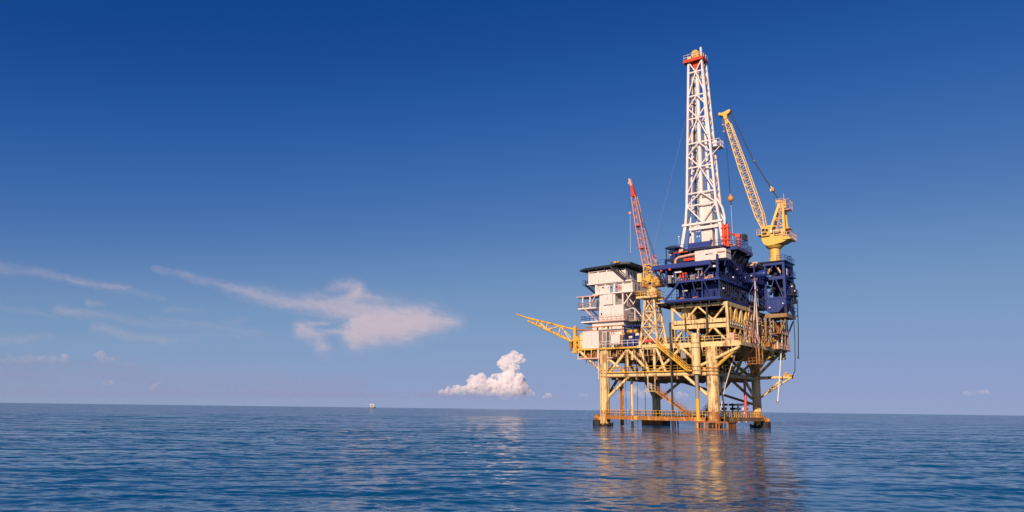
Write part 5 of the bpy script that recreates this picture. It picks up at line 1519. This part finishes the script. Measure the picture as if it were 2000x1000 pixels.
b = T.mb().zig((-2.8, -11.2, 28.8), (-2.5, -11.2, 33), (.6, -11.2, 28.8), (.2, -11.2, 33), 3, .1, cross=True); b.beam((-2.6, -11.2, 33.2), (.3, -11.2, 33.2), .2); b.beam((-2.6, -9.2, 33.2), (.3, -9.2, 33.2), .2)
b.tube((-1.5, -11.5, 30.2), (-1.5, -10.9, 30.2), .7, n=16); b.tube((-.2, -11.5, 29.6), (-.2, -10.9, 29.6), .5, n=16)
P('gantry', b, YEL)
P('handrail', T.mb().rail([(-3.2, -11.4, 28.85), (1.8, -11.4, 28.85), (1.8, -8.9, 28.85)], gap=.8, r=.05), CREAM)
lattice_boom(T, (-1.5, -10.2, 29.3), (-5.45, -10.2, 51.6), (0, 1, 0), 1.35, .8, BOOMR, RED, tipfrac=.13, n=24, r=.10)
P('boom_point', T.mb().prism([(-5.2, -10.5, 51.2), (-5.9, -10.5, 51.4), (-6.1, -10.5, 52.9), (-5.7, -10.5, 52.9)], (0, .6, 0)).tube((-5.9, -10.7, 51.9), (-5.9, -9.7, 51.9), .3), PINKW)
for y in (-10.5, -9.9):
    P('pendant_line', T.mb().tube((-5.3, y, 50.4), (.1, y, 33.3), .05, n=5), DARK)
P('boom_band', T.mb().box(-4.7, -3.4, -11.05, -9.4, 41.9, 42.1).box(-3.9, -2.5, -11.05, -9.4, 36.9, 37.15), PINKRED)
T = Thing('crane_hook', 'small pale hook block hanging beside the white and red crane boom', 'hook', (-6.0, -10.2, 44.6), 'hook balls hanging from the cranes')
T.part('block', T.mb().ball((-6.0, -10.2, 45.1), .34, sz=1.3), PINKW)
T.part('hoist_line', T.mb().tube((-5.95, -10.2, 51.6), (-6.0, -10.2, 45.4), .03, n=4), DARK)
T.part('tag_line', T.mb().tube((-6.0, -10.2, 44.8), (-6.1, -10.2, 36.4), .03, n=4), LAMPW)
T = Thing('life_ring', 'faded red ring on a thin post by the corner of the blue beam', 'life ring', (-1.0, -8, 32.5))
b = T.mb()
for i in range(14):
    a, c = i / 14 * 6.283, (i + 1) / 14 * 6.283
    b.tube((-.6 + .36 * math.cos(a), -10, 34.7 + .55 * math.sin(a)), (-.6 + .36 * math.cos(c), -10, 34.7 + .55 * math.sin(c)), .13, n=7)
T.part('ring', b, PINKRED)
T.part('post', T.mb().tube((-.55, -10, 32.5), (-.6, -10, 34.2), .05, n=5), GREY)

# ------------------------------------------------------------------ hanging hoses and ropes on the right side
def hose(label, pts, r, mat, fit=None, group='hoses hanging from the right side'):
    T = Thing('hose', label, 'hose', pts[0], group)
    T.part('hose_body', T.mb().path(pts, r, n=8), mat)
    b = T.mb().tube(Vector(pts[0]) + Vector((0, 0, .25)), Vector(pts[0]) - Vector((0, 0, .35)), r * 1.9, n=8)
    b.tube(Vector(pts[-1]) + Vector((0, 0, .3)), Vector(pts[-1]) - Vector((0, 0, .2)), r * 1.7, n=8)
    T.part('coupling', b, fit or RUSTY)
    return T
hose('long pale hose hanging straight down from the blue module past the lattice stair', [(18.1, -3.5, 29.3), (18.1, -3.5, 26.5), (18.15, -3.6, 20), (18.2, -3.7, 11.6)], .13, ROPE)
hose('thinner pale hose spreading from the top of the long hanging hose', [(18.2, -3.7, 27.0), (18.2, -4.6, 24), (18.3, -6.0, 20.5)], .10, ROPE)
hose('pale hose hanging to just above the sea beyond the right leg', [(19.2, 8, 18.4), (18.4, 8, 12), (17.5, 8, 5.2)], .12, LAMPW, GREY)
hose('pale taut rope slanting from the right deck edge to the front leg', [(15.6, -9.0, 14.9), (13.6, -10.2, 8), (12.9, -11.4, 3.2)], .09, ROPE)
hose('black hose hanging in a loop from the blue tower to the outrigger', [(22.0, 7.5, 25.0), (22.0, 7.3, 18), (21.9, 7.0, 14.2), (21.4, 8, 11.6), (19.8, 11.2, 10.6)], .08, BLACK, DARK)
hose('black hose hanging straight beside the looped one', [(22.6, 8.6, 26.0), (22.5, 8.4, 20), (22.3, 7.8, 14.2)], .10, BLACK, DARK)

# ------------------------------------------------------------------ people
def person(label, base, face, cloth, hat, lean=0.0, armup=0.0):
    T = Thing('person', label, 'person', base, 'workers on the rig')
    v = [(0, 0, .95), (0, 0, 1.15), (0, lean * .5, 1.40), (0, lean * .8, 1.53), (0, lean, 1.62), (0, lean * 1.05 - .015, 1.74),
         (-.10, 0, .90), (-.11, -.03, .50), (-.11, .02, .08), (-.11, -.14, .04), (.10, 0, .90), (.12, -.01, .50), (.12, .04, .08), (.12, -.12, .04),
         (-.20, lean * .6, 1.40), (-.27, lean * .3 - .04, 1.12), (-.24, -.26, 1.02 + armup), (-.22, -.34, 1.03 + armup), (.20, lean * .6, 1.40), (.28, lean * .3 - .04, 1.12), (.24, -.24, 1.00), (.22, -.32, .99)]
    e = [(0, 1), (1, 2), (2, 3), (3, 4), (4, 5), (0, 6), (6, 7), (7, 8), (8, 9), (0, 10), (10, 11), (11, 12), (12, 13), (2, 14), (14, 15), (15, 16), (16, 17), (2, 18), (18, 19), (19, 20), (20, 21)]
    r = [.15, .14, .15, .065, .095, .10, .095, .07, .055, .05, .095, .07, .055, .05, .075, .055, .042, .04, .075, .055, .042, .04]
    me = bpy.data.meshes.new('body'); me.from_pydata(v, e, [])
    o = bpy.data.objects.new('body', me); COL.objects.link(o); o.parent = T.e
    me.materials.append(SKIN)
    sm = o.modifiers.new('skin', 'SKIN'); o.modifiers.new('sub', 'SUBSURF').levels = 1
    o.modifiers['sub'].render_levels = 1
    for i, rr in enumerate(r): me.skin_vertices[0].data[i].radius = (rr, rr * (.8 if i < 3 else 1))
    me.skin_vertices[0].data[0].use_root = True
    # clothing: sleeves, trunk and trouser legs just outside the body
    cl = bpy.data.meshes.new('coverall'); cl.from_pydata(v, e, [])
    c = bpy.data.objects.new('coverall', cl); COL.objects.link(c); c.parent = T.e
    cl.materials.append(cloth)
    keep = [i for i in range(len(v)) if i not in (4, 5, 9, 13, 17, 21)]
    bm = bmesh.new(); bm.from_mesh(cl); bm.verts.ensure_lookup_table()
    bmesh.ops.delete(bm, geom=[bm.verts[i] for i in range(len(v)) if i not in keep], context='VERTS'); bm.to_mesh(cl); bm.free()
    c.modifiers.new('skin', 'SKIN'); c.modifiers.new('sub', 'SUBSURF').levels = 1; c.modifiers['sub'].render_levels = 1
    for k, i in enumerate(keep): cl.skin_vertices[0].data[k].radius = (r[i] * 1.18 + .012, (r[i] * 1.18 + .012) * (.85 if i < 3 else 1))
    cl.skin_vertices[0].data[0].use_root = True
    hd = MB((0, 0, 0)); L = lean * 1.03
    hd.ball((0, L, 1.765), .135, n=14, k=8, sz=.72); hd.tube((0, L - .03, 1.745), (0, L - .03, 1.762), .165, n=14)
    T.part('hard_hat' if hat else 'hair', hd, hat or DARK)
    fc = MB((0, 0, 0)); fc.tube((0, L - .10, 1.70), (0, L - .135, 1.665), .014, .022, n=6); fc.box(-.03, .03, L - .105, L - .09, 1.62, 1.63)
    for sx in (-1, 1): fc.ball((sx * .04, L - .095, 1.70), .014, n=6, k=4); fc.ball((sx * .105, L, 1.68), .03, n=6, k=4)
    T.part('face', fc, SKIN)
    hn = MB((0, 0, 0))
    for sx, y, z in ((-1, -.36, 1.03 + armup), (1, -.34, .99)):
        for k in range(4): hn.tube((sx * (.19 + k * .019), y, z), (sx * (.19 + k * .019), y - .075 - .01 * (k in (1, 2)), z - .02), .010, .008, n=5)
        hn.tube((sx * .18, y + .02, z + .01), (sx * .15, y - .03, z + .02), .012, .009, n=5)
    T.part('fingers', hn, SKIN)
    T.e.rotation_euler = (0, 0, AN + face)
    return T
person('worker in navy coveralls with an orange hard hat at the foot of the derrick', (11.1, -7.9, 36.0), .25, COVERALL, HELMET, lean=-.05, armup=.1)
person('worker leaning at the end of the long blue beam, bareheaded in a pale top', (.35, -11.4, 32.5), .3, TANCLOTH, None, lean=-.12)
person('worker in tan coveralls standing on the open blue deck below the drill floor', (10.4, -11.6, 28.62), -.3, TANCLOTH, HELMET)

# ------------------------------------------------------------------ far ship
def ship():
    d = 3200.0
    x = d * math.tan(math.radians(-10.30))
    T = Thing('ship', 'small white ship far away on the horizon', 'ship', None, world=Vector((x, d, 0)), rz=R(20))
    b = MB()
    b.prism([(-13, -4, 0), (12, -4, 0), (15.5, -2, 2.8), (15.5, 2, 2.8), (12, 4, 0), (-13, 4, 0)], (0, 0, 2.6))
    T.part('hull', b, DARK)
    b = MB().box(-8, -1.0, -3.6, 3.6, 2.6, 16.5).box(-7, -2, -3, 3, 16.5, 18.5)
    T.part('superstructure', b, LAMPW)
    b = MB().box(1.2, 8.5, -3.4, 3.4, 2.6, 16).box(2.5, 7.5, -3, 3, 16, 17.8)
    T.part('superstructure', b, LAMPW)
    b = MB()
    for z in (6.0, 9.5, 12): b.box(-7.7, -1.3, -3.7, -3.55, z, z + .8); b.box(1.5, 8.2, -3.5, -3.35, z - 1, z - .2)
    T.part('window_band', b, WIN)
    T.part('mast', MB().tube((.1, 0, 2.6), (.1, 0, 21), .5, .25).tube((-1.2, 0, 16.5), (1.4, 0, 16.5), .12), RUSTY)
ship()
